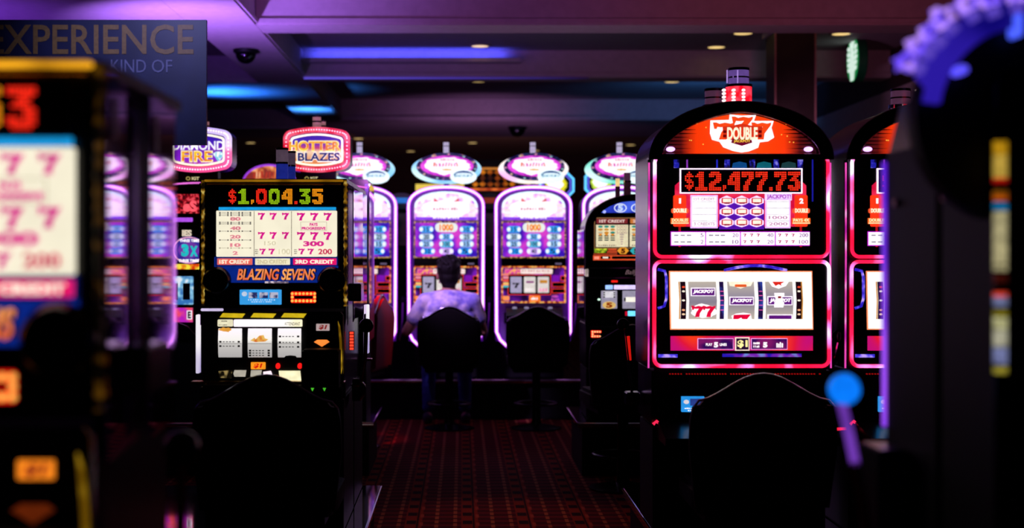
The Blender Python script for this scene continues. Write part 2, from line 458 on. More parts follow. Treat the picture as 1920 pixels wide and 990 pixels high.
# recessed downlights: ring + warm lens
def downlight(px, py, zc, label):
    Y = (zc - ZC) * F / (CY - py); X = (px - CX) * Y / F
    r = .11
    o = empty('ceiling_downlight', (X, Y, zc), label, 'downlight', 'recessed ceiling downlights')
    ref = (X, Y, zc)
    put('trim_ring', G().lathe([(r * .78, zc), (r * .78, zc - .012), (r, zc - .012), (r * 1.05, zc)], (X, Y, 0), 24), surf('white_enamel_ring', '#8f8078', .5), o, ref, smooth=40)
    put('lens', G().lathe([(r * .77, zc - .004), (r * .77, zc - .009)], (X, Y, 0), 24), glow('#ffd98a', 1.1), o, ref)
for px, py, zc, lb in (
        (900, 85, HC, 'round warm downlight between the two nearest cross beams, over the aisle'),
        (1343, 87, HC, 'round warm downlight between the two nearest cross beams, by the red light tower'),
        (897, 151, HC, 'round warm downlight just past the second cross beam, over the aisle'),
        (1260, 152, HC, 'round warm downlight just past the second cross beam, beside the bluish patch'),
        (886, 267, HC, 'round warm downlight up and to the side of the second oval sign'),
        (770, 283, HC, 'round warm downlight between the first and second oval signs'),
        (1003, 282, HC, 'round warm downlight touching the white light stick of the third oval sign'),
        (1182, 271, HC, 'round warm downlight beside the arched hood of the red-neon machine'),
        (1393, 61, HC, 'small warm downlight above the red light tower, near the dark column'),
        (1577, 62, HC, 'small warm downlight close to the round green sign'),
        (470, 267, HC, 'dim warm downlight between the two framed neon signs'),
        (672, 259, HC, 'small round downlight above the leftmost oval sign')):
    downlight(px, py, zc, lb)

def dome_camera(X, Y, z, r, label):
    o = empty('dome_camera', (X, Y, z), label, 'security camera')
    put('mount_ring', G().lathe([(r, z - .035), (r * 1.12, z - .02), (r * 1.12, z)], (X, Y, 0), 28), MATTE, o, (X, Y, z), smooth=40)
    put('dome', G().lathe([(max(.002, r * .92 * math.sin(math.pi / 2 * i / 8)), z - .035 - r * .92 * math.cos(math.pi / 2 * i / 8)) for i in range(9)], (X, Y, 0), 28), DOME, o, (X, Y, z), smooth=60)
dome_camera(-1.914, 12.6, HS, .1, 'black dome security camera hanging under the purple-lit ceiling beam')
dome_camera((970 - CX) * 20.2 / F, 20.2, HS, .12, 'small far dome camera under the beam, just before the third oval sign')

# round green coffee sign on a bracket, seen nearly edge-on
def coffee_sign():
    Y = 14.0; X = (1605 - CX) * Y / F; z = ZC - (111.5 - CY) * Y / F; R = .222
    a = math.radians(91)
    o = empty('round_shop_sign', (X, Y, z), 'round green and white lit emblem sign seen almost edge-on by the column', 'sign')
    o.rotation_euler = (0, 0, -a)
    gr, wh = glow('#00a050', .55), glow('#d8efe2', .95)
    q = lambda n, g, m: put(n, g, m, o)
    q('case', G().lathe([(R, -.03), (R * 1.03, -.02), (R * 1.03, .05), (R, .06)], axis='y', n=40), surf('green_sign_case', '#0d5a34', .4), )
    q('green_disc', G().prism(ellipse(0, 0, R * .98, R * .98, 40), -.036, -.03), gr)
    q('robe', G().prism([(-.055, -.21), (.055, -.21), (.085, -.1), (.06, 0), (.05, .08), (-.05, .08), (-.06, 0), (-.085, -.1)], -.042, -.036), wh)
    q('head', G().prism(ellipse(0, .085, .045, .055, 20), -.044, -.036), wh)
    q('crown', G().prism([(-.05, .12), (-.085, .17), (-.03, .155), (0, .205), (.03, .155), (.085, .17), (.05, .12)], -.044, -.036), wh)
    for s in (-1, 1):
        for k in range(5):
            z0 = .10 - k * .052
            q('wave', G().prism([(s * .075, z0), (s * .10, z0 + .035), (s * (.19 - abs(k - 1.5) * .008), z0 + .03), (s * (.18 - abs(k - 1.5) * .01), z0 - .002), (s * .11, z0 - .012)], -.042, -.036), wh)
    q('bracket', G().box(-.02, .02, 0, .03, R, R + .35), MATTE)
coffee_sign()

# hanging dark banner sign
def banner():
    Y = 8.0; P = Pl(Y)
    m = Machine('hanging_banner_sign', Y, 150, P.Z(272), 'dark blue hanging banner with faint gold capitals over the machines', 'sign')
    BG = surf('dark_blue_banner_board', '#1d2244', .45, 0, 0, 6, .25)
    GT = surf('gold_letter_vinyl', '#8a6a35', .5, 0)
    WT = surf('grey_letter_vinyl', '#6f7190', .5)
    m.rect('board', -160, 387, 37, 272, BG, .0, -.03)
    m.text('lettering', 'EXPERIENCE', -22, 363, 46, 102, GT, .004, .012)
    m.text('lettering', 'KIND', 208, 274, 112, 136, WT, .004, 0); m.text('lettering', 'OF', 285, 323, 112, 136, WT, .004, 0)
    m.text('lettering', 'O', 205, 255, 145, 196, GT, .004, .015)
    for px in (-150, -30):
        m.put('hanger_rod', G().tube([(P.X(px), Y + .015, P.Z(37)), (P.X(px), Y + .015, HC)], .008), MATTE)
banner()
spot('banner_lamp', (-1.7, 6.7, 3.1), (-1.8, 8.0, 2.55), (.42, .42, 1.0), 70, 65, 1)

# plinths the machines stand on
ZP = .34
EDGE = surf('polished_edge_strip', '#d0c4cc', .15, 1, 0, 80, .1)
def plinth(name, x0, x1, y0, y1, label):
    o = empty(name, ((x0 + x1) / 2, (y0 + y1) / 2, 0), label, 'plinth', 'machine plinths')
    ref = tuple(o.location)
    put('base', G().box(x0 + .03, x1 - .03, y0 + .03, y1 - .03, 0, ZP - .04), MATTE, o, ref)
    put('top_board', G().box(x0, x1, y0, y1, ZP - .04, ZP), PLINTHM, o, ref, bevel=.003)
    put('nosing', G().tube([(x0, y0, ZP - .018), (x1, y0, ZP - .018)], .016, n=14), EDGE, o, ref, smooth=60)
    for xx, s in ((x0, -1), (x1, 1)):
        put('edge_strip', G().box(min(xx, xx + s * .005), max(xx, xx + s * .005), y0, y1, ZP - .012, ZP - .002), EDGE, o, ref)
plinth('machine_plinth', .72, 3.3, 5.27, 6.36, 'low black plinth under the red-neon slot machines')
plinth('machine_plinth', -3.4, -.365, 5.27, 6.42, 'low black plinth under the gold-trimmed slot machine in sharp focus')
plinth('machine_plinth', .72, 3.3, 8.85, 9.75, 'low black plinth under the arched slot machine with the blue fives')
plinth('machine_plinth', -4.2, -.55, 8.85, 9.75, 'low black plinth under the machines with framed neon toppers')
plinth('machine_plinth', -3.2, 2.6, 11.92, 12.8, 'long black plinth under the row of oval-topped machines')
plinth('machine_plinth', -2.2, -.41, 1.80, 2.60, 'low black plinth under the blurred gold-trimmed machine nearest the camera')
plinth('machine_plinth', .68, 2.4, 1.9, 2.7, 'low black plinth under the dark star-crowned machine')
# ------------------------------------------------------------------ the machines of the far row, with oval toppers
PINKNEON = glow('#ffb4ff', 2.6, .2, 3)
PINKHALO = glow('#b02cf0', 1.3, .2, 3)
WHITE = glow('#fff6fb', 1.25); CREAM = glow('#fff3d2', 1.0)
def strokes(x0, x1, y0, y1, n, seed, tilt=.25):
    """illegible lettering: a row of slanted strokes"""
    rnd = random.Random(seed); out = []; w = (x1 - x0) / n
    for i in range(n):
        a = x0 + i * w; h = (y1 - y0) * rnd.uniform(0, .3); ww = w * rnd.uniform(.35, .8); t = (y1 - y0) * tilt * rnd.uniform(-1, 1)
        out.append([(a, y1), (a + ww, y1), (a + ww + t * .5, y0 + h), (a + t * .5, y0 + h)])
    return out
def blob(cx, cy, rx, ry, seed, n=28, j=.12):
    rnd = random.Random(seed)
    return [(cx + rx * math.cos(2 * math.pi * i / n) * (1 + rnd.uniform(-j, j)), cy + ry * math.sin(2 * math.pi * i / n) * (1 + rnd.uniform(-j, j))) for i in range(n)]

def oval_machine():
    m = Machine('slot_machine', 12.0, 836, ZP, 'x', 'slot machine', 'oval-topped slot machines of the far row')
    A = arch(766, 906, 640, 388, 351, 24, .85)
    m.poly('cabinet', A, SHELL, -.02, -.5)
    m.box('lower_cabinet', 778, 894, 636, 709, 12.03, 12.55, MATTE, bevel=.01)
    head = [(p[0], p[1]) for p in A[2:]]
    path = [(884, 650), (898, 637), (905, 622)] + head + [(767, 622), (774, 637), (788, 650)]
    halo = m.tube('neon_channel', path, 3.6, PINKHALO, .005)
    m.tube('neon_tube', path, 1.9, PINKNEON, .022, parent=halo)
    # arched top glass
    tg = m.poly('arch_glass', arch(777, 896, 412, 388, 359, 20, .9), glow2('arch_glass_print', [(.33, '#b060e0'), (.45, '#f7b8f4'), (.55, '#fff0fd')], 1.2, 14), .0, -.03)
    m.tube('light_arc', [(p[0], p[1]) for p in arch(779, 894, 412, 389, 361, 20, .9)[2:]], 1.8, glow('#d8fff6', 1.3), .004, parent=tg)
    m.poly('logo_patch', blob(837, 391, 45, 17, 3, 26, .08), WHITE, .004, 0, parent=tg)
    m.polys('lettering', strokes(812, 862, 389, 394, 9, 5), glow('#e69ab0', .8), .006, .004, parent=tg)
    for sx in (-1, 1):
        m.poly('fan_shape', [(837 + sx * 14, 378), (837 + sx * 23, 371), (837 + sx * 24, 378)], glow('#e0606a', 1), .006, .003, parent=tg)
        for k in range(3):
            cx_ = 836.5 + sx * 49
            m.rect('win_box', cx_ - 6, cx_ + 6, 382 + k * 9, 388.5 + k * 9, glow('#ffe6ee', 1), .005, .002, 1, parent=tg)
    m.rect('base_band', 779, 894, 407, 412, glow('#8a3cf0', 1), .004, 0, parent=tg)
    m.polys('lettering', strokes(812, 862, 406, 410, 11, 8, 0), WHITE, .006, .004, parent=tg)
    # pay table
    pg = m.rect('pay_glass', 776, 897, 415, 484, glow2('pay_glass_print', [(.38, '#3a14b8'), (.5, '#8c20d8'), (.62, '#e040d0')], .95, 7), .0, -.03)
    m.frame('gilt_frame', 776, 897, 415, 484, 2.6, glow2('gilt_leaf_print', [(.4, '#3a1c10'), (.55, '#c08a30'), (.65, '#ffd878')], .7, 60), .005, 0, 1, parent=pg)
    for cx_, nums in ((799.5, '15 20 25 10'), (837, '1000 50 100 40'), (875, '10 25 15 5')):
        for k, t in enumerate(nums.split()):
            cy_ = (430, 444, 457.5, 471)[k]
            if t == '1000':
                p = m.rect('pay_pill', 816, 858, 418, 435, glow('#ecf6ee', 1), .008, 0, 8, parent=pg)
                m.text('lettering', t, 824, 850, 420, 433, glow2('fire_number', [(.4, '#f02800'), (.6, '#ffb400')], 1, 60), .012, .05, parent=p)
                continue
            off = 3 if (k == 3 and cx_ < 810) else (-3 if (k == 3 and cx_ > 860) else 0)
            c1 = ('#38a8f8', '#a8c8e0', '#90c0f0', '#2098f8')[k] if cx_ < 830 or cx_ > 850 else ('', '#70b8ff', '#60c8f0', '#d8b0ff')[k]
            p = m.rect('pay_pill', cx_ - 13.5 + off, cx_ + 13.5 + off, cy_ - 6, cy_ + 6, glow(c1, 1.05), .008, 0, 5.9, parent=pg)
            for sx in (-1, 1):
                m.ell('bulb', cx_ + off + sx * 9.5, cy_, 3.2, 4.0, glow('#f8fdff', 1.05), .010, .006, parent=p, n=14)
            m.text('lettering', t, cx_ + off - (7 if len(t) > 2 else 5), cx_ + off + (7 if len(t) > 2 else 5), cy_ - 4.6, cy_ + 4.6, glow('#30406e', .5), .012, .03, parent=p)
    m.rect('bezel', 776, 897, 484, 499, BLACK, .002, -.03)
    m.rect('maker_plate', 877, 889, 493, 496, glow('#8a7aa0', .5), .006, .002)
    # reel panel
    rp = m.rect('reel_panel', 776, 897, 499, 568, glow2('reel_panel_print', [(.4, '#1c0630'), (.55, '#4a0e78'), (.66, '#7a1cc0')], .85, 10), .0, -.03)
    m.frame('flame_border', 776, 897, 499, 568, 3, glow2('flame_border_print', [(.38, '#6a1208'), (.5, '#f06a18'), (.62, '#ffc060')], 1, 42), .005, 0, 1, parent=rp)
    m.rect('title_strip', 782, 812, 504, 513.5, glow2('title_print', [(.4, '#e040a0'), (.6, '#ffb060')], 1, 40), .006, 0, 2, parent=rp)
    m.rect('rule_strip', 812, 872, 504, 513.5, glow('#ffe4dc', 1), .006, 0, 2, parent=rp)
    m.polys('lettering', strokes(815, 868, 506, 509, 10, 4, 0), glow('#c08a90', .8), .008, .006, parent=rp)
    w = m.rect('reel_window', 789, 868, 516, 552, BLACK, .004, 0, parent=rp)
    m.frame('window_outline', 788, 869, 515, 553, 1, glow('#ff3a28', 1), .006, .002, parent=rp)
    for k, (a, b) in enumerate(((793, 814), (818.5, 840), (844, 865))):
        r = m.rect('reel', a, b, 519, 549, glow(('#a8a0c0', '#e0d8d2', '#dcd2ce')[k], 1.0), .007, .003, 1.5, parent=rp)
        if k == 0: m.seven('symbol', a + 4, b - 4, 530, 540, MATTE, .009, r)
        elif k == 1:
            m.rect('symbol', a + 4, b - 3, 527, 530.5, glow('#8a1c78', .9), .009, .006, parent=r)
        else:
            m.rect('symbol', a + 4, b - 3, 525, 531, glow('#d08a30', .9), .009, .006, parent=r)
        if k: m.polys('symbol', [ellipse(a + 5 + q * 5.5, 543.5, 2, 3.5, 12) for q in range(3)], glow(('#fff4f0', '#ff9ac0')[k - 1], 1), .009, .006, parent=r)
    for a, b, c, d_ in ((887, 896, 517, 526), (871, 896, 529, 538), (871, 896, 541, 550)):
        m.frame('credit_window', a, b, c, d_, 1, glow('#ff3c20', 1), .007, .002, parent=rp)
        m.rect('credit_window_glass', a + 1, b - 1, c + 1, d_ - 1, BLACK, .005, .002, parent=rp)
    m.rect('violet_patch', 871, 885, 516, 528, glow('#9018c8', .7), .004, 0, parent=rp)
    for a, b, c, d_, h in ((779, 790, 530, 536, '#ff6a4a'), (779, 791, 555, 563, '#ff9050'), (828, 849, 554, 565, '#ff7a28')):
        m.rect('lit_tag', a, b, c, d_, glow(h, 1.1), .008, .002, 1, parent=rp)
    for q, cl in enumerate(('#ff8a7a', '#ff9aa0', '#ff5a40', '#ffd070', '#40c0c8')):
        m.rect('lit_tag', 779.5, 789.5, 513 + q * 5.5, 517 + q * 5.5, glow(cl, .9), .009, .004, 1, parent=rp)
    m.polys('lettering', strokes(832, 845, 557, 562, 4, 2, 0), WHITE, .010, .008, parent=rp)
    m.polys('lettering', strokes(871, 884, 553, 558, 4, 7, 0) + strokes(870, 885, 559, 564, 5, 9, 0), glow('#f060d8', 1), .007, .004, parent=rp)
    # deck, bill slot, base
    m.put('button_deck', G().prismx([(11.80, m.P.Z(600)), (12.05, m.P.Z(600)), (12.05, m.P.Z(574)), (11.88, m.P.Z(578)), (11.80, m.P.Z(590))], m.P.X(784), m.P.X(889)), BLACK)
    bd = m.rect('bill_slot', 781, 793, 586, 606, MATTE, .03, -.02, 1)
    m.rect('bill_light', 786, 789, 591, 602, glow('#8a80c8', .5), .033, .03, 1, parent=bd)
    for q in range(4):
        m.put('button', G().lathe([(.018, 0), (.018, .012), (.012, .016)], (m.P.X(800 + q * 22), 11.88, m.P.Z(578)), 14), glow('#d8d0ff', .35), smooth=40)
    # topper
    m.box('topper_post', 832, 842, 338, 358, 12.1, 12.16, MATTE)
    tp = m.ell('oval_light_box', 837, 316, 66, 27.5, OVALS[1], -.06, -.16, n=48)
    dk = m.ell('oval_rim', 838, 312, 57.5, 26, glow2('oval_rim_print', [(.4, '#14104a'), (.52, '#1c3a6a'), (.6, '#5a2a90'), (.68, '#d8a080')], .7, 22), -.03, -.06, n=48)
    iv = m.ell('oval_face', 838, 311, 50, 19.5, glow2('oval_face_print', [(.4, '#c018c8'), (.6, '#f050e8')], 1.05, 12), -.02, -.03, parent=dk, n=40)
    m.poly('logo_patch', blob(838, 311, 42, 16, 11, 30, .1), WHITE, -.016, -.02, parent=iv)
    m.polys('lettering', strokes(826, 853, 297, 301, 6, 2), glow('#e07aa0', .8), -.014, -.016, parent=iv)
    m.polys('lettering', strokes(812, 862, 304, 312, 9, 14, .6), glow2('pink_letter_print', [(.4, '#f08060'), (.6, '#d838c0')], .95, 40), -.014, -.016, parent=iv)
    m.ell('gold_bar', 838, 318, 10, 1.6, glow('#e8b030', .9), -.013, -.016, parent=iv, n=16)
    for q in range(11):
        a = 2 * math.pi * q / 11 + .2
        m.ell('rim_bulb', 838 + 54 * math.cos(a), 312 + 23 * math.sin(a), 2.4, 1.4, glow(('#a8e8e0', '#ffd8b0', '#ffb0c8')[q % 3], .7), -.026, -.03, parent=dk, n=10)
    so = m.ell('small_oval', 869, 331, 25, 13.3, glow('#e8fdff', 1.15), .0, -.05, n=32)
    m.poly('blue_arc', [(869 + 19 * math.cos(t), 329.5 - 9.5 * math.sin(t)) for t in [math.pi * i / 12 for i in range(13)]] + [(869 - 17 * math.cos(t), 328 - 4 * math.sin(t)) for t in [math.pi * i / 12 for i in range(13)]], glow('#0c4c9a', .8), .003, 0, parent=so)
    m.polys('lettering', strokes(852, 886, 326, 332, 9, 21, .2), glow('#2a8ab8', .8), .004, .001, parent=so)
    cd = m.cyl('candle', 836.5, 265, 288, 5.3, glow('#c8bce0', .75), 12.12)  # ambient light in the pale plastic put in as weak glow
    m.cyl('candle_ring', 836.5, 271.5, 272.8, 5.6, MATTE, 12.12, cd)
    lv = m.put('lever_arm', G().tube([(m.P.X(912), 12.2, m.P.Z(640)), (m.P.X(917), 12.16, m.P.Z(600)), (m.P.X(918), 12.12, m.P.Z(568))], .01), CHROME, smooth=60)
    m.put('lever_knob', G().sphere((m.P.X(918), 12.12, m.P.Z(562)), .03), BLACK, lv, smooth=60)
    return m
OVALS = [glow2('oval_glow_cyan', [(.35, '#4cc0ff'), (.6, '#d8fbff')], 1.15, 3), glow2('oval_glow_ice', [(.35, '#58b8ff'), (.55, '#c8f6ff'), (.65, '#e6fff0')], 1.15, 3),
         glow2('oval_glow_pearl', [(.35, '#fff0d8'), (.5, '#fff4fb'), (.62, '#ffa8f0')], 1.15, 3), glow2('oval_glow_teal', [(.35, '#28d0b8'), (.55, '#c8fff4'), (.66, '#f0ffff')], 1.15, 3)]
om = oval_machine()
LB = ['oval-topped slot machine half hidden by the mirrored side of the gold-trimmed one',
      'oval-topped purple neon slot machine the seated person is playing',
      'oval-topped purple neon slot machine with an empty chair before it',
      'oval-topped slot machine mostly hidden behind the arched machine with blue fives']
om.root['label'] = LB[1]
for k in (0, 2, 3):
    c = copy_tree(om.root, None, ((k - 1) * 164 * 12 / F, 0, 0)); c['label'] = LB[k]
    for ch in c.children:
        if ch.name.startswith('oval_light_box'):
            ch.material_slots[0].link = 'OBJECT'; ch.material_slots[0].material = OVALS[k]
# pull lever between the far machines
# ------------------------------------------------------------------ red-neon machine with the domed red header
REDNEON = glow2('red_neon_run', [(.36, '#ff0a2a'), (.50, '#ff1440'), (.58, '#ff70c8'), (.66, '#ffe0ff')], 2.2, 7)
PINKTRIM = glow2('pink_edge_light', [(.36, '#c020a0'), (.55, '#ff50c0'), (.68, '#ffd0ff')], 1.0, 9)
RED = glow('#ff2a10', 1.0); DRED = glow('#c01020', .8); PURP = glow('#5a1490', .8)
REDLED = glow('#ff3018', 1.3, .2, 90)
def dome_machine():
    m = Machine('slot_machine', 5.3, 1388, ZP, 'x', 'slot machine', 'red-neon slot machines with domed headers')
    Y = 5.3
    # hood and cabinet
    HO = arch(1216, 1557, 690, 296, 193, 40, 1.0)
    m.poly('cabinet', [(x, y) for x, y in HO], BLACK, -.02, -.40, smooth=40)
    hood = m.ring('hood', arch(1214, 1559, 300, 296, 191, 40, 1.0), arch(1240, 1533, 290, 286, 211, 40, 1.25), BLACK, .035, -.02)
    m.tube('hood_edge', [(x, y) for x, y in arch(1215, 1558, 300, 297, 192, 40, 1.0)[2:]], 1.3, CHROME, .036, parent=hood)
    m.tube('hood_inner_edge', [(x, y) for x, y in arch(1241, 1532, 290, 286, 212, 40, 1.25)], .8, CHROME, .036, closed=True, parent=hood)
    hp = m.poly('header_glass', arch(1242, 1531, 289, 286, 213, 30, 1.25), glow2('header_print', [(.0, '#1a0410'), (.12, '#5a1010'), (.22, '#ff3a08'), (.5, '#ff4a0a'), (.78, '#ff3a08'), (.88, '#5a1010'), (1, '#1a0410')], 1.0, kind='axis', axis=0, lo=-.29, hi=.29), .0, -.02)
    for k in range(9):      # dark horizontal rays printed at both ends of the header
        for s in (-1, 1):
            yy = 284 - k * 7; ln = 46 - k * 3 + (k % 2) * 8; x_ = 1386.5 + s * (141 - k * k * .9)
            if k > 6: continue
            m.poly('ray_print', [(x_, yy), (x_ - s * ln, yy + 1.4), (x_, yy + 3)], surf('dark_ray_print', '#2a060c', .4), .003, 0, parent=hp)
    # three sevens in white flame with the title
    lg = m.poly('logo_flame', [(1332, 226), (1367, 225), (1368, 215), (1390, 217), (1417, 216), (1413, 227), (1450, 227), (1446, 240), (1451, 258), (1440, 265), (1424, 267), (1421, 277), (1404, 284), (1390, 286), (1374, 283), (1356, 276), (1349, 266), (1335, 262), (1331, 250)], glow('#fff0f4', 1.35), .006, 0, parent=hp)
    for x0, x1, y0, y1 in ((1336, 1377, 230, 262), (1371, 1411, 219, 250), (1408, 1445, 230, 262)):
        m.seven('red_seven', x0, x1, y0, y1, glow('#ff4a18', 1), .010, lg)
    m.poly('title_plate', [(1354, 238), (1373, 236), (1390, 232), (1407, 236), (1428, 238), (1427, 259), (1408, 263), (1372, 263), (1355, 259)], glow('#e03418', .9), .013, .006, parent=lg)
    for s in (-1, 1):
        for yy in (245, 253):
            m.rect('title_window', 1390.5 + s * 33 - 3, 1390.5 + s * 33 + 3, yy, yy + 5, glow('#7a0408', .7), .015, .012, parent=lg)
    m.text('lettering', 'DOUBLE', 1362, 1419, 239, 263, glow('#fff8d8', 1.05), .017, .035, parent=lg)
    m.poly('ribbon', [(1372, 261), (1407, 261), (1409, 268), (1390, 274), (1370, 268)], glow('#7a0a30', .8), .015, .006, parent=lg)
    m.text('lettering', 'JACKPOT', 1374, 1405, 262.5, 269, glow('#ffd040', 1), .018, .02, parent=lg)
    rnd = random.Random(4)
    m.polys('sparkle', [ellipse(1390 + s * rnd.uniform(64, 100), rnd.uniform(215, 275), 1.2, 1.2, 6) for s in (-1, 1) for _ in range(9)], glow('#ffb040', 1.2), .003, .001, parent=hp, kind='stuff')
    for px in (1257, 1515):
        m.ell('corner_lamp', px, 280, 8, 4.6, glow('#d8a0ff', 2.4), .010, 0, n=20)
    # light tower: lit red lamp; other lenses carry ambient light as glow
    c = m.cyl('candle', 1385, 153, 196, 25, glow2('red_lamp', [(.4, '#ff0820'), (.55, '#ff3a50')], 1.3, 30), Y + .15)
    m.polys('lamp_filament', [ellipse(1367 + i * 18.5, 163 + j * 6.6, 3.6, 2.6, 8) for i in range(3) for j in range(5)], glow('#ffd8d8', 2), -.15 + 25 * m.P.s + .002, -.15 + 20 * m.P.s, parent=c, kind='stuff')
    m.cyl('candle_collar', 1385, 150, 155, 26, CHROME, Y + .15, c)
    u = m.cyl('candle_lens', 1385, 122, 150, 19.5, glow('#7a58b0', .55), Y + .15, c)
    m.cyl('candle_ring', 1385, 135, 138, 20.3, CHROME, Y + .15, c); m.cyl('candle_cap', 1385, 118, 123, 20.5, BLACK, Y + .15, c)
    for dx in (-11, 9): m.box('lens_rib', 1385 + dx - 1, 1385 + dx + 1, 124, 149, Y + .15 - 20 * m.P.s, Y + .15 - 17 * m.P.s, glow('#c8a0ff', .7), c)
    c2 = m.cyl('candle', 1339, 152, 205, 18.5, glow('#6a4060', .4), Y + .30)
    for y0, y1 in ((149, 154), (166, 169)): m.cyl('candle_ring', 1339, y0, y1, 19.5, BLACK, Y + .30, c2)
    m.cyl('candle_collar', 1339, 181, 188, 23, CHROME, Y + .30, c2)
    # side shoulders
    for s, x_ in ((-1, 1222), (1, 1552)):
        m.box('side_fin', x_ - 4, x_ + 4, 300, 690, Y + .0, Y + .38, DKPURPLE, bevel=.006)
        m.tube('fin_edge', [(x_ + s * 5, 305), (x_ + s * 5, 480), (x_ + s * 6, 690)], 1.6, PINKTRIM, .0)
    # upper window
    ug = m.rect('upper_glass', 1229, 1549, 292, 482, BLACK, .004, -.02, 10)
    m.tube('neon_frame', rrect(1227, 1551, 292, 481.5, 14, 6), 3.2, REDNEON, .012, closed=True)
    rb = m.rect('meter_box', 1276, 1501, 318, 361, surf('dark_meter_glass', '#12061e', .2), .010, 0, parent=ug)
    m.frame('meter_border', 1274, 1503, 316, 363, 2, glow('#ffe4ff', 1.6), .014, .004, parent=ug)
    m.led('$12,477.73', 1283, 1499, 322, 358, [REDLED], .014, FAT, ug, .8, .84)
    GLASS_REFL = glow2('blue_glass_reflection', [(.4, '#0c0a40'), (.55, '#2a2ad0'), (.68, '#9a90ff')], .7, 60)  # blue reflections in the upper glass put in as dim glowing shapes
    for x_ in (1268, 1363, 1410, 1455, 1500): m.rect('reflection_bar', x_ - 5, x_ + 5, 297, 315, GLASS_REFL, .006, .002, parent=ug)
    for x_, h in ((1386, '#1a6ac0'), (1432, '#1a8aa0'), (1478, '#2a5a60')): m.poly('reflection_patch', [(x_ - 14, 315), (x_ - 12, 306), (x_, 303), (x_ + 13, 306), (x_ + 14, 315)], glow(h, .4), .006, .002, parent=ug)
    for x_, h, y1 in ((1288, '#a040d0', 315), (1344, '#2a30e0', 315), (1523, '#2020b0', 378)): m.rect('reflection_line', x_ - 1.3, x_ + 1.3, 296, y1, glow(h, .7), .006, .002, parent=ug)
    # red posts with medallions
    ctr = m.poly('red_mid_panel', [(1265, 348), (1276, 338), (1500, 338), (1511, 348), (1511, 425), (1265, 425)], glow2('mid_panel_print', [(.4, '#e00a40'), (.6, '#ff2a58')], .9, 20), .006, 0, parent=ug)
    m.rect('violet_field', 1348, 1432, 372, 430, glow('#5a12b0', .9), .008, .004, parent=ug)
    for cx_, num, wrd in ((1274, '1', 'DOUBLES'), (1501, '2', 'PAYS 4X')):
        p = m.rect('bonus_post', cx_ - 12, cx_ + 12, 366, 425, glow('#ff3a18', 1), .010, 0, 3, parent=ug)
        m.text('lettering', num, cx_ - (1.8 if num == '1' else 3.5), cx_ + (2 if num == '1' else 4), 372, 382, WHITE, .013, .05, parent=p)
        m.rect('medallion', cx_ - 16, cx_ + 16, 391, 400, glow('#ff5a30', 1), .013, .008, 3, parent=p)
        m.text('lettering', 'DOUBLE', cx_ - 12, cx_ + 12, 391, 399, glow('#fff4d0', 1.1), .016, .05, parent=p)
        m.rect('word_plate', cx_ - 17, cx_ + 17, 409, 420, glow('#ff6a20', 1), .012, .008, 1, parent=p)
        m.text('lettering', wrd, cx_ - 15, cx_ + 15, 410, 416, glow('#fff0b8', 1.1), .015, .03, parent=p)
        m.rect('word_line', cx_ - 16, cx_ + 16, 417.5, 419.5, glow('#fff0b8', 1), .015, .011, parent=p)
        m.rect('post_foot', cx_ - 2, cx_ + 2, 425, 463, glow('#c01020', .8), .006, .002, parent=p)
    for x0, x1 in ((1294, 1345), (1434, 1481)):
        p = m.rect('pay_column', x0, x1, 366, 428, glow('#e8b8ff', 1.1), .010, 0, parent=ug)
        m.rect('column_face', x0 + 3, x1 - 3, 369, 425, glow('#f8f2f8', 1.3), .012, .008, parent=p)
        for yy in (378, 390, 402, 414): m.rect('rule_line', x0 + 3, x1 - 3, yy, yy + .7, glow('#b0a0b8', .6), .0135, .011, parent=p)
        if x0 < 1400:
            m.text('lettering', '1ST CREDIT', x0 + 6, x1 - 6, 371, 376, glow('#d8a8c8', .8), .0135, .02, parent=p)
            m.text('lettering', '3 CREDITS', x0 + 6, x1 - 6, 417, 423, glow('#d8a8c8', .8), .0135, .02, parent=p)
        else:
            for yy in (405, 417): m.text('lettering', '2000' if yy > 410 else '1000', x0 + 6, x1 - 6, yy, yy + 6, glow('#d898c0', .8), .0135, .02, parent=p)
    jp = m.rect('jackpot_tab', 1433, 1483, 363, 376, glow('#e8c8ff', 1.1), .014, .008, parent=ug)
    m.text('lettering', 'JACKPOT!', 1436, 1481, 365, 375, glow('#b84ac8', .9), .017, .03, parent=jp)
    for r in range(3):
        for q in range(3):
            cx_, cy_ = 1361.5 + q * 28, 376.5 + r * 20.3
            md = m.poly('medallion', [(cx_ - 13, cy_ - 3), (cx_ - 8, cy_ - 6), (cx_, cy_ - 9.5), (cx_ + 8, cy_ - 6), (cx_ + 13, cy_ - 3), (cx_ + 13, cy_ + 4), (cx_ + 7, cy_ + 7), (cx_, cy_ + 9), (cx_ - 7, cy_ + 7), (cx_ - 13, cy_ + 4)], glow('#ffdcff', 1.2), .014, .006, parent=ug)
            m.rect('medallion_face', cx_ - 10, cx_ + 10, cy_ - 5, cy_ + 5, glow('#d8283a', .9), .016, .012, 2, parent=md)
            m.rect('title_bar', cx_ - 7.5, cx_ + 7.5, cy_ - 3.5, cy_ + 3, glow('#fff6e0', 1.05), .018, .014, parent=md)
            m.rect('ribbon', cx_ - 5, cx_ + 5, cy_ + 3.5, cy_ + 6, glow('#a01030', .8), .018, .013, parent=md)
    st = m.rect('pay_strip', 1257, 1517, 434, 461, glow('#c020d0', 1.1), .010, 0, parent=ug)
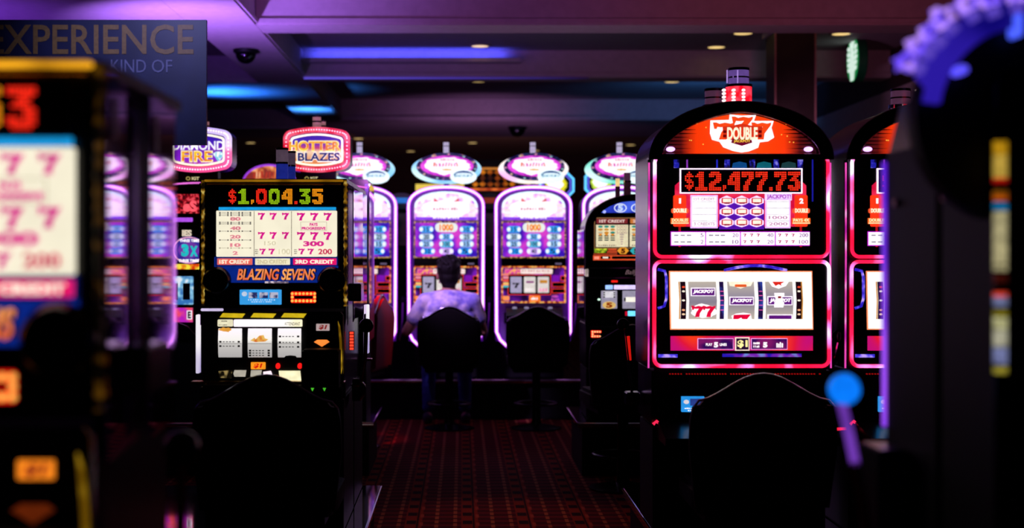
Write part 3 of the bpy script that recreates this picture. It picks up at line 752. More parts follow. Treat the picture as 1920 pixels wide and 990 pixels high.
    for k, (a, b) in enumerate((('5', '2'), ('20', '10'), ('40', '20'), ('200', '100'))):
        x0 = 1258 + k * 65.2; x1 = x0 + 63
        m.rect('strip_cell', x0, x1, 435.5, 459.5, glow('#f6f0f8', 1.3), .012, .008, parent=st)
        for t, y0 in ((a, 437.5), (b, 450)):
            w_ = 5.6 * len(t)
            m.text('lettering', t, x1 - 3 - w_, x1 - 3, y0, y0 + 7, glow('#8a3a98', .8), .0145, .0, parent=st)
            if k < 2:
                m.polys('bar_symbol', [rrect(x0 + 5 + q * (12 - k), x0 + 13 + q * (12 - k), y0 + 2.5, y0 + 5, 0) for q in range(3)], glow('#b8b0c0', .7), .0145, .011, parent=st)
            else:
                for q in range(3):
                    m.seven('seven_symbol', x0 + 4 + q * 12.5, x0 + 10 + q * 12.5, y0 + .5, y0 + 6, glow('#c0186a', .9), .0145, st, .011)
    # lower window with reels
    lg2 = m.rect('lower_glass', 1229, 1552, 490, 686, BLACK, .004, -.02, 10)
    m.tube('neon_frame', rrect(1226, 1553, 490.5, 686, 14, 6), 3.4, REDNEON, .012, closed=True)
    sc = m.poly('reel_surround', [(1254, 508), (1522, 508), (1524, 618), (1256, 618)], glow('#ff8a5a', 1.1), .008, 0, parent=lg2)
    m.poly('white_screen', [(1256, 510), (1520, 510), (1522, 616), (1258, 616)], glow('#fffaf4', 1.15, .03), .012, .004, parent=sc)
    def reelpoly(x0, x1): return [(x0, 528), (x1, 528), (x1 + 2, 563), (x1 + 1, 598), (x0 + 1, 598), (x0 + 2, 563)]
    REEL = glow2('reel_strip_grey', [(0, '#c8bcae'), (.45, '#8e8494'), (.6, '#9a90a0'), (1, '#c4b8ac')], .95, kind='axis', axis=2, lo=m.P.Z(598) - ZP, hi=m.P.Z(528) - ZP)
    def jack(x0, x1, y0, y1, par):
        b = m.rect('jackpot_bar', x0, x1, y0, y1, glow('#fff4ff', 1.1), .016, .012, parent=par)
        m.rect('bar_face', x0 + 2, x1 - 2, y0 + 2, y1 - 1.5, glow('#6a1a8a', .8), .018, .014, parent=par)
        if y1 - y0 > 12: m.text('lettering', 'JACKPOT', x0 + 4, x1 - 3, y0 + 4, y1 - 4, WHITE, .021, .05, .2, parent=par)
    for k, (a, b) in enumerate(((1289, 1341), (1362, 1412), (1433, 1484))):
        r = m.poly('reel', reelpoly(a, b), REEL, .014, .006, parent=sc)
        if k == 0:
            jack(1294, 1340, 539, 555, r)
            m.poly('flame', blob(1318, 583, 24, 13, 5, 26, .1), WHITE, .016, .012, parent=r)
            for x0 in (1295, 1316): m.seven('red_seven', x0, x0 + 24, 573, 594, glow('#e8083a', 1), .019, r)
        elif k == 1:
            m.poly('flame', [(1365, 528), (1410, 528), (1406, 536), (1398, 537), (1387, 541), (1376, 537), (1367, 536)], glow('#fff4d8', 1.1), .016, .012, parent=r)
            m.rect('ribbon', 1376, 1398, 533, 538, glow('#f0602a', 1), .019, .015, 2, parent=r)
            jack(1366, 1412, 556, 572, r)
            m.poly('flame', [(1372, 598), (1370, 592), (1378, 588), (1392, 586), (1406, 588), (1408, 598)], WHITE, .016, .012, parent=r)
            m.poly('red_seven', [(1373, 598), (1374, 590), (1406, 589), (1399, 598), (1390, 598), (1388, 595), (1382, 598)], glow('#e8083a', 1), .019, .015, parent=r)
        else:
            m.poly('flame', [(1440, 528), (1477, 528), (1472, 536), (1458, 541), (1446, 537)], WHITE, .016, .012, parent=r)
            m.poly('red_seven', [(1446, 528), (1469, 528), (1462, 532), (1464, 536), (1458, 533), (1452, 536)], glow('#e02a20', 1), .019, .015, parent=r)
            jack(1437, 1484, 555, 572, r)
            five = m.poly('bonus_cross', [(1450, 549), (1468, 549), (1468, 554), (1464, 557), (1464, 563), (1468, 567), (1466, 576), (1450, 576), (1450, 568), (1453, 563), (1451, 556)], WHITE, .023, .016, parent=r)
            m.rect('ribbon', 1456, 1462, 555, 559, glow('#9a1a20', .8), .025, .02, parent=r)
            m.rect('jackpot_bar', 1437, 1484, 589, 597.5, glow('#fff4ff', 1.1), .016, .012, parent=r)
            m.rect('bar_face', 1440, 1482, 591, 597.5, glow('#6a1a8a', .8), .018, .014, parent=r)
    for k, (a, b) in enumerate(((1274, 1284), (1347, 1355), (1419, 1428), (1490, 1500))):
        r = m.poly('reel_divider', reelpoly(a, b), glow2('divider_print', [(.4, '#2a1450'), (.6, '#3a50c0')], .7, 25) if 0 < k < 3 else glow('#2a1020', .5), .013, .006, parent=sc)
        for yy in (538, 546, 563, 581, 589) if k in (0, 3) else (546, 554, 563, 572, 581):
            m.ell('line_marker', (a + b) / 2 + 1.5, yy, 3 if k in (0, 3) else 4, 1.8 if k in (0, 3) else .7, glow(('#ff7a40', '#ffd8b0', '#fff4e0', '#ffb080', '#ff5030')[(yy // 3) % 5] if k in (0, 3) else '#ff60b8', 1), .015, .010, parent=r, n=10)
    for x_ in (1273, 1502): m.tube('gold_reel_edge', [(x_ - 1, 528), (x_ + 1, 563), (x_, 598)], 1.2, glow('#d8903a', .8), .014, parent=sc)
    # blue glass reflections built as glowing arcs, with blue dashes below
    BL = glow2('blue_reflection_and_dash', [(.4, '#2018c0'), (.55, '#5a4af0'), (.68, '#c0a0ff')], 1.0, 40)
    m.tube('reflection_and_dash_strip', [(1357 + i * 9.8, 507 - 9 * math.sin(math.pi * i / 12)) for i in range(13)], 2.6, BL, .006, parent=lg2)
    m.tube('reflection_and_dash_strip', [(1233, 505), (1246, 508), (1249, 520), (1249, 560), (1245, 574), (1233, 578)], 2.6, BL, .006, parent=lg2)
    m.rect('reflection_and_dash_strip', 1354, 1502, 663, 669, glow2('violet_dash', [(.4, '#2a1ac0'), (.52, '#8a28c0'), (.66, '#70b0ff')], .8, 25), .008, 0, parent=lg2)
    m.rect('reflection_and_dash_strip', 1234, 1270, 664, 670, BL, .008, 0, parent=lg2)
    # red credit strip
    cs = m.rect('credit_strip', 1257, 1523, 630, 657, glow2('credit_strip_print', [(.38, '#ff3a1c'), (.5, '#e8183a'), (.62, '#c8107a')], .95, 5), .010, 0, parent=lg2)
    for a, b in ((1307, 1374), (1407, 1475)):
        m.rect('credit_box', a, b, 634, 655, glow('#ffb0ff', 1), .013, .008, parent=cs)
        m.rect('credit_face', a + 1, b - 1, 635, 654, glow2('credit_face_print', [(.4, '#3a0a60'), (.6, '#8a1a70')], .8, 20), .015, .011, parent=cs)
    m.text('lettering', 'PLAY', 1322, 1334, 643, 648, WHITE, .018, .03, parent=cs); m.text('lettering', '5', 1337, 1345, 641, 651, WHITE, .018, .06, parent=cs)
    m.text('lettering', 'LINES', 1348, 1361, 643, 648, WHITE, .018, .03, parent=cs)
    m.text('lettering', '5', 1429, 1437, 641, 651, WHITE, .018, .06, parent=cs)
    m.polys('lettering', strokes(1411, 1423, 641, 645, 4, 3, 0) + strokes(1411, 1423, 647, 651, 4, 4, 0) + strokes(1454, 1467, 641, 651, 4, 5, 0), WHITE, .018, .015, parent=cs)
    m.rect('coin_box', 1377, 1404, 632, 657, glow('#ffe0d0', 1.1), .014, .008, parent=cs)
    m.rect('coin_face', 1379, 1402, 634, 655, glow('#2a0a3a', .7), .016, .012, parent=cs)
    m.text('lettering', '$1', 1381, 1400, 637, 652, glow('#fff0a0', 1.1), .019, .04, parent=cs)
    # belly: deck, card slot screen, skirt light, lower cabinet
    m.box('belly', 1222, 1556, 690, 800, Y + .0, Y + .42, BLACK, bevel=.01)
    m.polys('led_row', [ellipse(1256 + i * 5.2, 701, 1.6, 1.2, 6) for i in range(55) if i % 16 != 5], glow('#c01010', .6), .006, 0, kind='stuff')
    k_ = m.rect('player_screen', 1277, 1320, 743, 772, glow('#2a9af0', .9), .010, 0, 1)
    m.ell('screen_mark', 1286, 753, 5, 4, glow('#e8e0e8', .9), .013, .009, parent=k_, n=16)
    m.rect('screen_box', 1293, 1317, 747, 760, glow('#3048a0', .7), .013, .009, parent=k_)
    m.polys('lettering', strokes(1283, 1314, 764, 766, 8, 2, 0) + strokes(1289, 1314, 768, 770, 6, 3, 0), WHITE, .013, .010, parent=k_)
    m.tube('skirt_light', [(1224, 795), (1230, 789), (1240, 798), (1252, 803), (1380, 805), (1540, 805), (1585, 803)], 2.8, glow2('red_skirt_run', [(.4, '#ff0a1a'), (.6, '#ff3060'), (.68, '#ffb0d0')], 1.5, 9), .012)
    m.put('button_deck', G().prismx([(Y - .22, m.P.Z(822)), (Y + .05, m.P.Z(822)), (Y + .05, m.P.Z(790)), (Y - .02, m.P.Z(790)), (Y - .22, m.P.Z(808))], m.P.X(1232), m.P.X(1546)), BLACK)
    m.put('lower_cabinet', G().box(m.P.X(1226), m.P.X(1552), Y + .03, Y + .42, ZP, m.P.Z(800)), MATTE, bevel=.008)
    # pull lever on the right flank
    lv = m.put('lever_arm', G().tube([(m.P.X(1568), Y + .14, m.P.Z(800)), (m.P.X(1572), Y + .1, m.P.Z(700)), (m.P.X(1580), Y + .06, m.P.Z(640))], .007), CHROME)
    m.put('lever_knob', G().sphere((m.P.X(1581), Y + .06, m.P.Z(632)), .025), BLACK, lv, smooth=60)
    m.put('lever_hub', G().lathe([(.04, 0), (.04, .03), (.02, .045)], (m.P.X(1558), Y + .14, m.P.Z(805)), 18, 'x'), CHROME, smooth=40)
    return m
dm = dome_machine()
dm.root['label'] = 'red-neon slot machine with domed red header and 12,477.73 jackpot meter'
d2 = copy_tree(dm.root, None, (369 * 5.3 / F, 0, 0))
fl_ = dm.put('lever_arm', G().tube([(.672, 5.62, .84), (.655, 5.62, .95), (.640, 5.62, 1.09)], .006), CHROME, smooth=60)
dm.put('lever_knob', G().sphere((.637, 5.62, 1.105), .025), BLACK, fl_, smooth=60)
dm.put('red_lens', G().tube([(.664, 5.60, .965), (.655, 5.60, 1.06)], [.004, .006]), glow('#e01810', .8), fl_)
dm.put('lever_hub', G().box(.645, .70, 5.58, 5.66, .79, .84), surf('dark_chrome', '#5a4a50', .15, 1), bevel=.004)
d2['label'] = 'second red-neon domed slot machine, cut off by the dark star-crowned cabinet'
# ------------------------------------------------------------------ gold-trimmed three-reel machine
PAPER = glow('#fbf3d8', .98, .05, 12)
MAG = glow('#d8128c', .95); PINKTX = glow('#e88a98', .9)
LEDC = {'r': glow('#ff2a18', 1.2), 'g': glow('#a8d818', 1.0), 'o': glow('#ff9a18', 1.15), 'y': glow('#e8d020', 1.05)}
def gold_machine(label, digits, cols, move=(0, 0, 0), group=None, bar=.30, name='slot_machine', near=False):
    Y = 5.3
    m = Machine(name, Y, 512, ZP, label, 'slot machine', group, move)
    P = m.P
    m.put('cabinet', G().box(P.X(388), P.X(637), Y + .06, Y + .54, P.Z(748), P.Z(335)).box(P.X(379), P.X(646), Y + .01, Y + .06, P.Z(748), P.Z(335)), BLACK)
    m.put('lower_cabinet', G().box(P.X(382), P.X(643), Y + .03, Y + .52, ZP - move[2], P.Z(748)), MATTE, bevel=.006)
    # mirror-polished flanks, two panels a side, each with a small latch plate
    for xo, s in ((650, 1), (375, -1)):
        for y0, y1 in ((Y + .012, Y + .272), (Y + .276, Y + .54)):
            a, b = P.X(640 if s > 0 else 385), P.X(xo)
            dl = .073 if y0 < Y + .1 else .058          # panels bow in a little towards the back
            w0 = b + s * .005; w1 = w0 - s * dl * (y1 - y0)
            g = G().box(0, 1, y0, y1, P.Z(610), P.Z(343)); g.v = [((w0 if y == y0 else w1) - s * .004 * (x if s < 0 else 1 - x), y, z) for x, y, z in g.v]
            sp = m.put('side_panel', g, MIRROR)
            if near: m.put('latch_plate', G().box(min(b - s * .004, b + s * .006), max(b - s * .004, b + s * .006), y0 + .03, y0 + .05, P.Z(386), P.Z(358)), surf('lavender_latch_plate', '#c8a8e0', .5, 0), sp)
            m.put('side_cap', G().box(min(a, b), max(a, b), y0, y1, P.Z(343), P.Z(335)), DKPURPLE)
    # gold edge mouldings
    for x_ in (380.5, 647.5):
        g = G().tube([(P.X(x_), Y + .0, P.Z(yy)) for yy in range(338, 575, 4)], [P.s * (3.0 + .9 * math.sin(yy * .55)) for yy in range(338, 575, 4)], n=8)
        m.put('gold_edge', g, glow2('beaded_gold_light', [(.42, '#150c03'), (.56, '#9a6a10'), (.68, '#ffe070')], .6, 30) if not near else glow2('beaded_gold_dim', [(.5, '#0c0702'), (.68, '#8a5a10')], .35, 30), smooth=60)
    m.rect('amber_top_bar', 384, 644, 337, 341, glow2('amber_bar_%g' % bar, [(.35, '#a87010'), (.6, '#ffb020')], bar, 12), .012, 0, 2)  # gold top bar given an amber glow
    m.tube('gold_bead', [(388, 346), (640, 346)], 1.3, GOLD, .008)
    # light tower on standby; ambient light in its lenses put in as glow
    c = m.cyl('candle', 529, 303, 334, 11.5, glow('#2430a0', .55), Y + .12)
    m.cyl('candle_lens', 529, 276, 301, 11.5, glow('#6a5468', .5), Y + .12, c)
    m.cyl('candle_ring', 529, 300, 304, 12, CHROME, Y + .12, c); m.cyl('candle_cap', 529, 273, 277, 12, BLACK, Y + .12, c)
    c = m.cyl('candle', 547, 306, 334, 7.5, glow('#2430a0', .45), Y + .2)
    m.cyl('candle_lens', 547, 279, 304, 7.5, glow('#5a465c', .5), Y + .2, c)
    m.cyl('candle_ring', 547, 303, 306.5, 8, CHROME, Y + .2, c); m.cyl('candle_cap', 547, 276, 280, 8, BLACK, Y + .2, c)
    # meter
    mt = m.rect('meter_box', 414, 626, 349, 385, surf('dark_meter_glass2', '#0a0808', .2), .004, 0)
    m.frame('meter_border', 412, 628, 347, 387, 1, surf('grey_bezel', '#5a5560', .3, .8), .008, 0, parent=mt)
    m.led(digits, 429, 606, 354, 383, [LEDC[q] for q in cols], .008, FAT, mt, 1.3, .9)
    # pay table
    m.rect('blue_light_bar', 411, 630, 388.5, 394, glow('#18a0e8', .95), .010, 0)
    pt = m.rect('pay_table', 406, 632, 395, 481.5, PAPER, .006, 0, 2)
    for x_ in (477, 547): m.rect('rule_line', x_ - .5, x_ + .5, 396, 480, glow('#8a7a70', .5), .008, .004, parent=pt)
    for k, (t, yb, yt) in enumerate((('80', 397.5, 407), ('40', 416, 424.5), ('20', 432.5, 440.5), ('10', 449, 456), ('2', 464, 471))):
        bars = []
        for q in range(3):
            x0 = 411.5 + q * 21
            for j in range(3 if k == 0 else 2 if k == 1 else 1):
                y0 = yb + j * 2.8
                bars += [rrect(x0, x0 + 3, y0, y0 + 2.2, 0), rrect(x0 + 15, x0 + 18, y0, y0 + 2.2, 0), rrect(x0 + 4, x0 + 14, y0 + .7, y0 + 1.4, 0)]
        m.polys('bar_symbol', bars, glow('#4a4450' if k < 4 else '#c8bea8', .5), .009, .005, parent=pt, kind='stuff')
        m.text('lettering', t, 442 - (10 if len(t) > 1 else 5), 442 + (10 if len(t) > 1 else 5), yt, yt + 7, PINKTX, .009, .05, parent=pt)
    for xs, ys, h in (((484, 506, 529), (399,), 13), ((484, 506, 529), (435,), 13), ((557, 582, 607), (399,), 14.5), ((557, 582, 607), (435,), 15)):
        for x0 in xs:
            m.seven('seven_symbol', x0, x0 + (13.5 if x0 < 550 else 15.5), ys[0], ys[0] + h, MAG, .009, pt)
    for x0, y0 in ((487, 466), (504, 466), (560, 466), (577, 466)): m.seven('seven_symbol', x0, x0 + 12, y0, y0 + 11, MAG, .009, pt)
    for x0 in (479, 552): m.polys('lettering', [q for k in range(3) for q in strokes(x0, x0 + 6, 467 + k * 3.5, 469 + k * 3.5, 3, k, 0)], glow('#6a6460', .5), .008, .005, parent=pt)
    m.text('lettering', 'PAYS', 581, 596, 418, 424, MAG, .009, .05, parent=pt); m.text('lettering', 'PROGRESSIVE', 566, 611, 425.5, 431, MAG, .009, .05, parent=pt)
    m.frame('note_frame', 564, 613, 416, 432.5, .5, glow('#b0a690', .5), .008, .005, parent=pt)
    m.text('lettering', '300', 569, 608, 452, 462, glow('#e02a90', .95), .009, .05, parent=pt)
    m.text('lettering', '200', 597, 623, 466.5, 477, glow('#d0285a', .95), .009, .03, parent=pt)
    m.text('lettering', '150', 496, 518, 452, 460, glow('#e8dfc0', .85), .009, .02, parent=pt); m.text('lettering', '100', 523, 545, 466.5, 477, glow('#e8dfc0', .85), .009, .02, parent=pt)
    m.rect('blue_field', 402, 634, 481.5, 530, glow('#0c2a90', .75), .003, 0, 2)
    for x0, x1, t, h, th in ((408, 473.5, '1ST CREDIT', '#e8685a', '#fff0d8'), (479, 544, '2ND CREDIT', '#efe6c4', '#c8bd98'), (550, 631, '3RD CREDIT', '#e8186a', '#fff4e0')):
        p = m.rect('credit_plate', x0, x1, 484.5, 496.5, glow(h, .95), .008, 0, 1)
        m.text('lettering', t, x0 + 4, x1 - 5, 487, 494.5, glow(th, 1), .011, .04, parent=p)
    m.frame('plate_border', 405, 634, 482.5, 498.5, 1, GOLD, .008, 0)
    sh = m.text('title_shadow', 'BLAZING SEVENS', 446.5, 594, 503.5, 526, surf('title_shadow_ink', '#300a10', .5), .006, .05, .25)
    m.text('lettering', 'BLAZING SEVENS', 445, 592, 504, 525, glow2('orange_title', [(.4, '#e86a40'), (.6, '#ffa860')], 1, 18), .010, .025, .25)
    for cx_ in (408, 622):
        m.put('speaker_boss', G().lathe([(.052, 0), (.052, -.02), (.044, -.032), (.02, -.03)], (P.X(cx_), Y, P.Z(526)), 28, 'y'), BLACK, smooth=40)
    m.rect('light_bar', 497, 541, 527.5, 531, glow2('pale_bar', [(.4, '#6a5a70'), (.6, '#ffe8f0')], .9, 60), .008, 0)
    m.rect('middle_bezel', 384, 644, 530, 577, BLACK, .002, 0)
    ps = m.rect('player_screen', 450, 528, 543, 571, glow('#3aa4f0', .9, .1, 20), .008, 0, 1)
    m.ell('screen_mark', 459, 551, 5, 4.5, glow('#c8d8f0', .9), .011, .007, parent=ps, n=16)
    for x0 in (467, 487, 506): m.rect('screen_card', x0, x0 + 16, 548, 559, glow2('card_print', [(.4, '#26306a'), (.6, '#c8c8e0')], .8, 60), .011, .007, parent=ps)
    m.polys('lettering', strokes(466, 518, 561, 563, 12, 4, 0) + strokes(472, 512, 565, 566.5, 9, 5, 0), glow('#d8ecff', .9), .011, .008, parent=ps)
    lf = m.rect('led_frame', 544, 594, 544, 569, surf('led_frame_plastic', '#2a0406', .3), .006, 0, 2)
    dots = [(548.5 + i * 7, yy) for i in range(7) for yy in (550.5, 564)] + [(548.5, 557), (590.5, 557)]
    g = [ellipse(x_, y_, 2.7, 2.7, 10) for x_, y_ in dots]
    m.polys('led_halo', [rrect(545.5, 593, 546.5, 554.5, 3), rrect(545.5, 593, 560, 568, 3), rrect(545.5, 552, 553, 561, 1), rrect(587, 593, 553, 561, 1)], glow('#ff1808', .9), .008, .004, parent=lf)
    m.polys('led_dot', g, glow('#ffb450', 1.15), .011, .007, parent=lf, kind='stuff')
    # chrome divider, its bright end, reel bay
    m.rect('chrome_divider', 377, 646, 578, 584, CHROME, .014, 0, 2)
    m.rect('divider_highlight', 378, 420, 578, 583, glow('#d8c8f0', .9), .017, .01, 2)  # bright end of the chrome divider put in as a glowing strip
    m.rect('bay_back', 384, 644, 584, 716, MATTE, -.004, -.01)
    m.rect('side_light', 367.5, 374, 590, 700, glow2('side_light_run', [(.4, '#b0a0d8'), (.6, '#fffaff')], .9, 5), .004, -.03, 2)
    for x0 in (416, 474, 531): m.poly('amber_lamp', [(x0 - 4, 595), (x0 + 2, 587), (x0 + 44, 588), (x0 + 38, 596)], glow('#d8b81c', .9), .004, 0)
    m.rect('head_label', 408.5, 437, 599, 612, glow('#f4ecc8', .95), .006, 0, 2)
    hl = m.rect('head_label', 438.5, 567, 599, 612.5, glow2('head_label_print', [(.0, '#fff0ff'), (.75, '#fffaf4'), (.9, '#f4ecc8')], 1.15, kind='axis', axis=0, lo=P.X(438) - m.ref[0], hi=P.X(567) - m.ref[0]), .006, 0, 2)
    m.text('lettering', 'ATTENDANT', 534, 563, 604, 610, glow('#4a4440', .4), .009, .0, parent=hl)
    m.polys('lettering', strokes(416, 427, 601, 603, 4, 3, 0) + strokes(411, 428, 608, 610, 5, 4, 0), glow('#4a4440', .4), .009, .006)
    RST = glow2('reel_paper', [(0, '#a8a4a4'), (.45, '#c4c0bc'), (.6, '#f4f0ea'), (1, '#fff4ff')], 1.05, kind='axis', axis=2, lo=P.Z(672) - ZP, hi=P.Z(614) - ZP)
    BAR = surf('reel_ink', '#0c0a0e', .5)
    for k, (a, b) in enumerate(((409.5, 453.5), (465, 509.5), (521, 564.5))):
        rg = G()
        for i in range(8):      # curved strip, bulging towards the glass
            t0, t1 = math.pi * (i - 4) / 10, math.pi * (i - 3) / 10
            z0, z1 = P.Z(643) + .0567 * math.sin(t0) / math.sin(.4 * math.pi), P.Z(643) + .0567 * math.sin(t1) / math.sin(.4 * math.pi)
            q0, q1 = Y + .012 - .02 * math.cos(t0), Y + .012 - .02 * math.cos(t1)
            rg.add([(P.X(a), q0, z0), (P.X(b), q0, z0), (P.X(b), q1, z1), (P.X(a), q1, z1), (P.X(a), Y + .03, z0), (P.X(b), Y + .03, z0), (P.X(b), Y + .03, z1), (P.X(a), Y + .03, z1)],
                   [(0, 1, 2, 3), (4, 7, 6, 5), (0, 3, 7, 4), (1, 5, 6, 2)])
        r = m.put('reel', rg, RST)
        def bars(ys):
            for y0 in ys:
                m.polys('bar_symbol', [rrect(a + 2.5, a + 6.5, y0, y0 + 3.2, 0), rrect(b - 7, b - 3, y0, y0 + 3.2, 0)] + [rrect(a + 9 + q * 6, a + 12.5 + q * 6, y0 + 1, y0 + 2.4, 0) for q in range(4)], BAR, .011, .006, parent=r)
        if k == 0: bars((639, 647)); m.poly('flame_symbol', blob(424, 618, 12, 4, 4, 16, .3), glow('#e8a040', .9), .011, .006, parent=r)
        if k == 1:
            bars((655.5, 660, 664.5))
            m.poly('flame_symbol', [(470, 638), (478, 633), (480, 636), (487, 629), (495, 628), (497, 634), (504, 636), (498, 640), (480, 641)], glow2('flame_print', [(.4, '#d8641c'), (.6, '#f0c060')], .95, 50), .012, .007, parent=r)
        if k == 2:
            bars((629, 640, 648.5)); m.poly('oval_symbol', [(533, 670.5), (536, 667), (545, 666), (555, 667), (557, 670.5)], BAR, .010, .006, parent=r)
        m.rect('win_line', a, b, 643.6, 644.4, glow('#706a70', .4), .0095, .007, parent=r)
    tg = m.rect('coin_tag', 471, 498, 679, 692, glow('#ff9a20', 1), .008, 0, 1)
    m.text('lettering', '$1', 476, 493, 681, 690.5, glow('#d8200c', .9), .011, .05, .2, parent=tg)
    for x_ in (521.5, 562.5): m.ell('red_button', x_, 686, 4.2, 5.5, glow('#ff1a18', 1.1), .010, 0, n=18)
    m.polys('tray_lamp', [[(438, 700), (440, 694), (462, 694), (460, 706), (440, 706)], [(471, 694), (491, 694), (489, 706), (470, 706)]], glow('#c8c0b0', .8), .006, 0)
    m.poly('tray_lamp', [(494, 697), (508, 695), (514, 712), (494, 711)], glow('#ffe8f4', 1.1), .006, 0)
    m.poly('tray_lamp', [(523, 695), (563, 695), (565, 715), (525, 713)], glow('#fdf6c8', 1.05), .006, 0)
    m.poly('tray_lamp', [(410, 696), (436, 694), (434, 709), (412, 708)], glow2('dim_tray', [(.45, '#141008'), (.6, '#a89058')], .8, 40), .005, 0)
    m.rect('coin_column', 575, 640, 588, 716, BLACK, .002, 0)
    t2 = m.rect('coin_tag', 593, 618, 607, 620, glow('#ff8a20', .9) if near else glow('#c8b0b0', .7), .006, 0, 1)
    m.text('lettering', '$1', 598, 614, 609, 618, glow('#8a1818', .8), .009, .05, .2, parent=t2)
    m.poly('arrow_light', [(589, 641), (595, 637), (613, 637), (618, 641), (604, 650)], glow('#6a2408', .7) if near else glow('#ff8a38', 1.1), .008, 0)
    m.poly('gold_curve', [(634, 602), (638, 612), (641, 640), (642, 690), (637, 716), (639, 690), (637, 640)], glow2('amber_curve', [(.4, '#6a4a04'), (.6, '#f0c030')], .8, 14), .012, 0)  # gold trim; the amber lamplight on it is put in as glow
    m.tube('gold_bay_edge', [(640, 584), (645, 590), (645, 712)], 1.2, CHROME, .012)
    m.rect('tray_lip', 362, 648, 713, 718, GOLD, .05, 0, 2)
    m.box('button_shelf', 384, 644, 718, 748, Y - .10, Y + .05, BLACK, bevel=.008)
    bv = m.box('bill_acceptor', 572, 640, 652, 746, Y - .115, Y + .01, MATTE, bevel=.006)
    for x_ in (592, 614): m.poly('green_arrow', [(x_ - 3, 722), (x_ + 3, 722), (x_, 728)], glow('#50d030', .8), .119, .114, parent=bv)
    cs = m.rect('cyan_card', 598, 622, 774, 812, glow2('cyan_card_print', [(.4, '#0a5a80'), (.6, '#28c8e8')], .8, 45), -.02, -.03)
    m.text('lettering', 'VC', 603, 616, 780, 789, glow('#083a50', .4), -.017, .02, parent=cs)
    # flank box, red marker light and pull lever
    m.put('lever_box', G().box(P.X(650), P.X(650) + .05, Y + .06, Y + .2, P.Z(566), P.Z(532)), surf('dark_chrome', '#5a4a50', .15, 1), bevel=.003)
    if not near: m.put('red_marker', G().box(P.X(650), P.X(650) + .02, Y + .10, Y + .12, P.Z(660), P.Z(624)), surf('red_lens', '#4a0606', .3))
    if not near: m.put('red_marker_led', G().add(*(lambda gg: (gg.v, gg.f))(sum_g([G().box(P.X(650) + .004, P.X(650) + .018, Y + .095, Y + .10, P.Z(629 + k * 6), P.Z(625 + k * 6)) for k in range(6)]))), glow('#ff4028', 1.5))
    lv = m.put('lever_arm', G().tube([(P.X(650) + .03, Y + .3, P.Z(740)), (P.X(650) + .05, Y + .28, P.Z(680)), (P.X(650) + .055, Y + .26, P.Z(628))], .008), CHROME, smooth=60)
    m.put('lever_knob', G().sphere((P.X(650) + .056, Y + .26, P.Z(617)), .028), BLACK, lv, smooth=60)
    m.put('lever_hub', G().lathe([(.045, 0), (.045, .03), (.02, .05)], (P.X(650), Y + .3, P.Z(745)), 18, 'x'), surf('dark_chrome', '#5a4a50', .15, 1), smooth=40)
    return m
def sum_g(gs):
    o = G()
    for q in gs: o.add(q.v, q.f)
    return o
gm = gold_machine('gold-trimmed black slot machine with 1,004.35 meter and white pay table, in sharp focus', '$1,004.35', 'rgorgorgo')
gback = copy_tree(gm.root); gback.rotation_euler = (0, 0, math.pi)
gback.location = (gm.root.location.x, 5.3 + 1.10, ZP)
for ch_ in [q for q in gback.children if q.name.startswith('candle')]:      # this one carries no light tower
    for sub_ in list(ch_.children): bpy.data.objects.remove(sub_)
    bpy.data.objects.remove(ch_)
gback['label'] = 'slot machine standing back to back behind the 1,004.35 machine, only its flank showing'
gold_machine('blurred gold-trimmed slot machine cut by the frame edge, ending in red 53', '$1,000.53', 'rgorgorgr'.replace('gr', 'or'), (-.056, -3.38, -.02), bar=1.15, near=True)
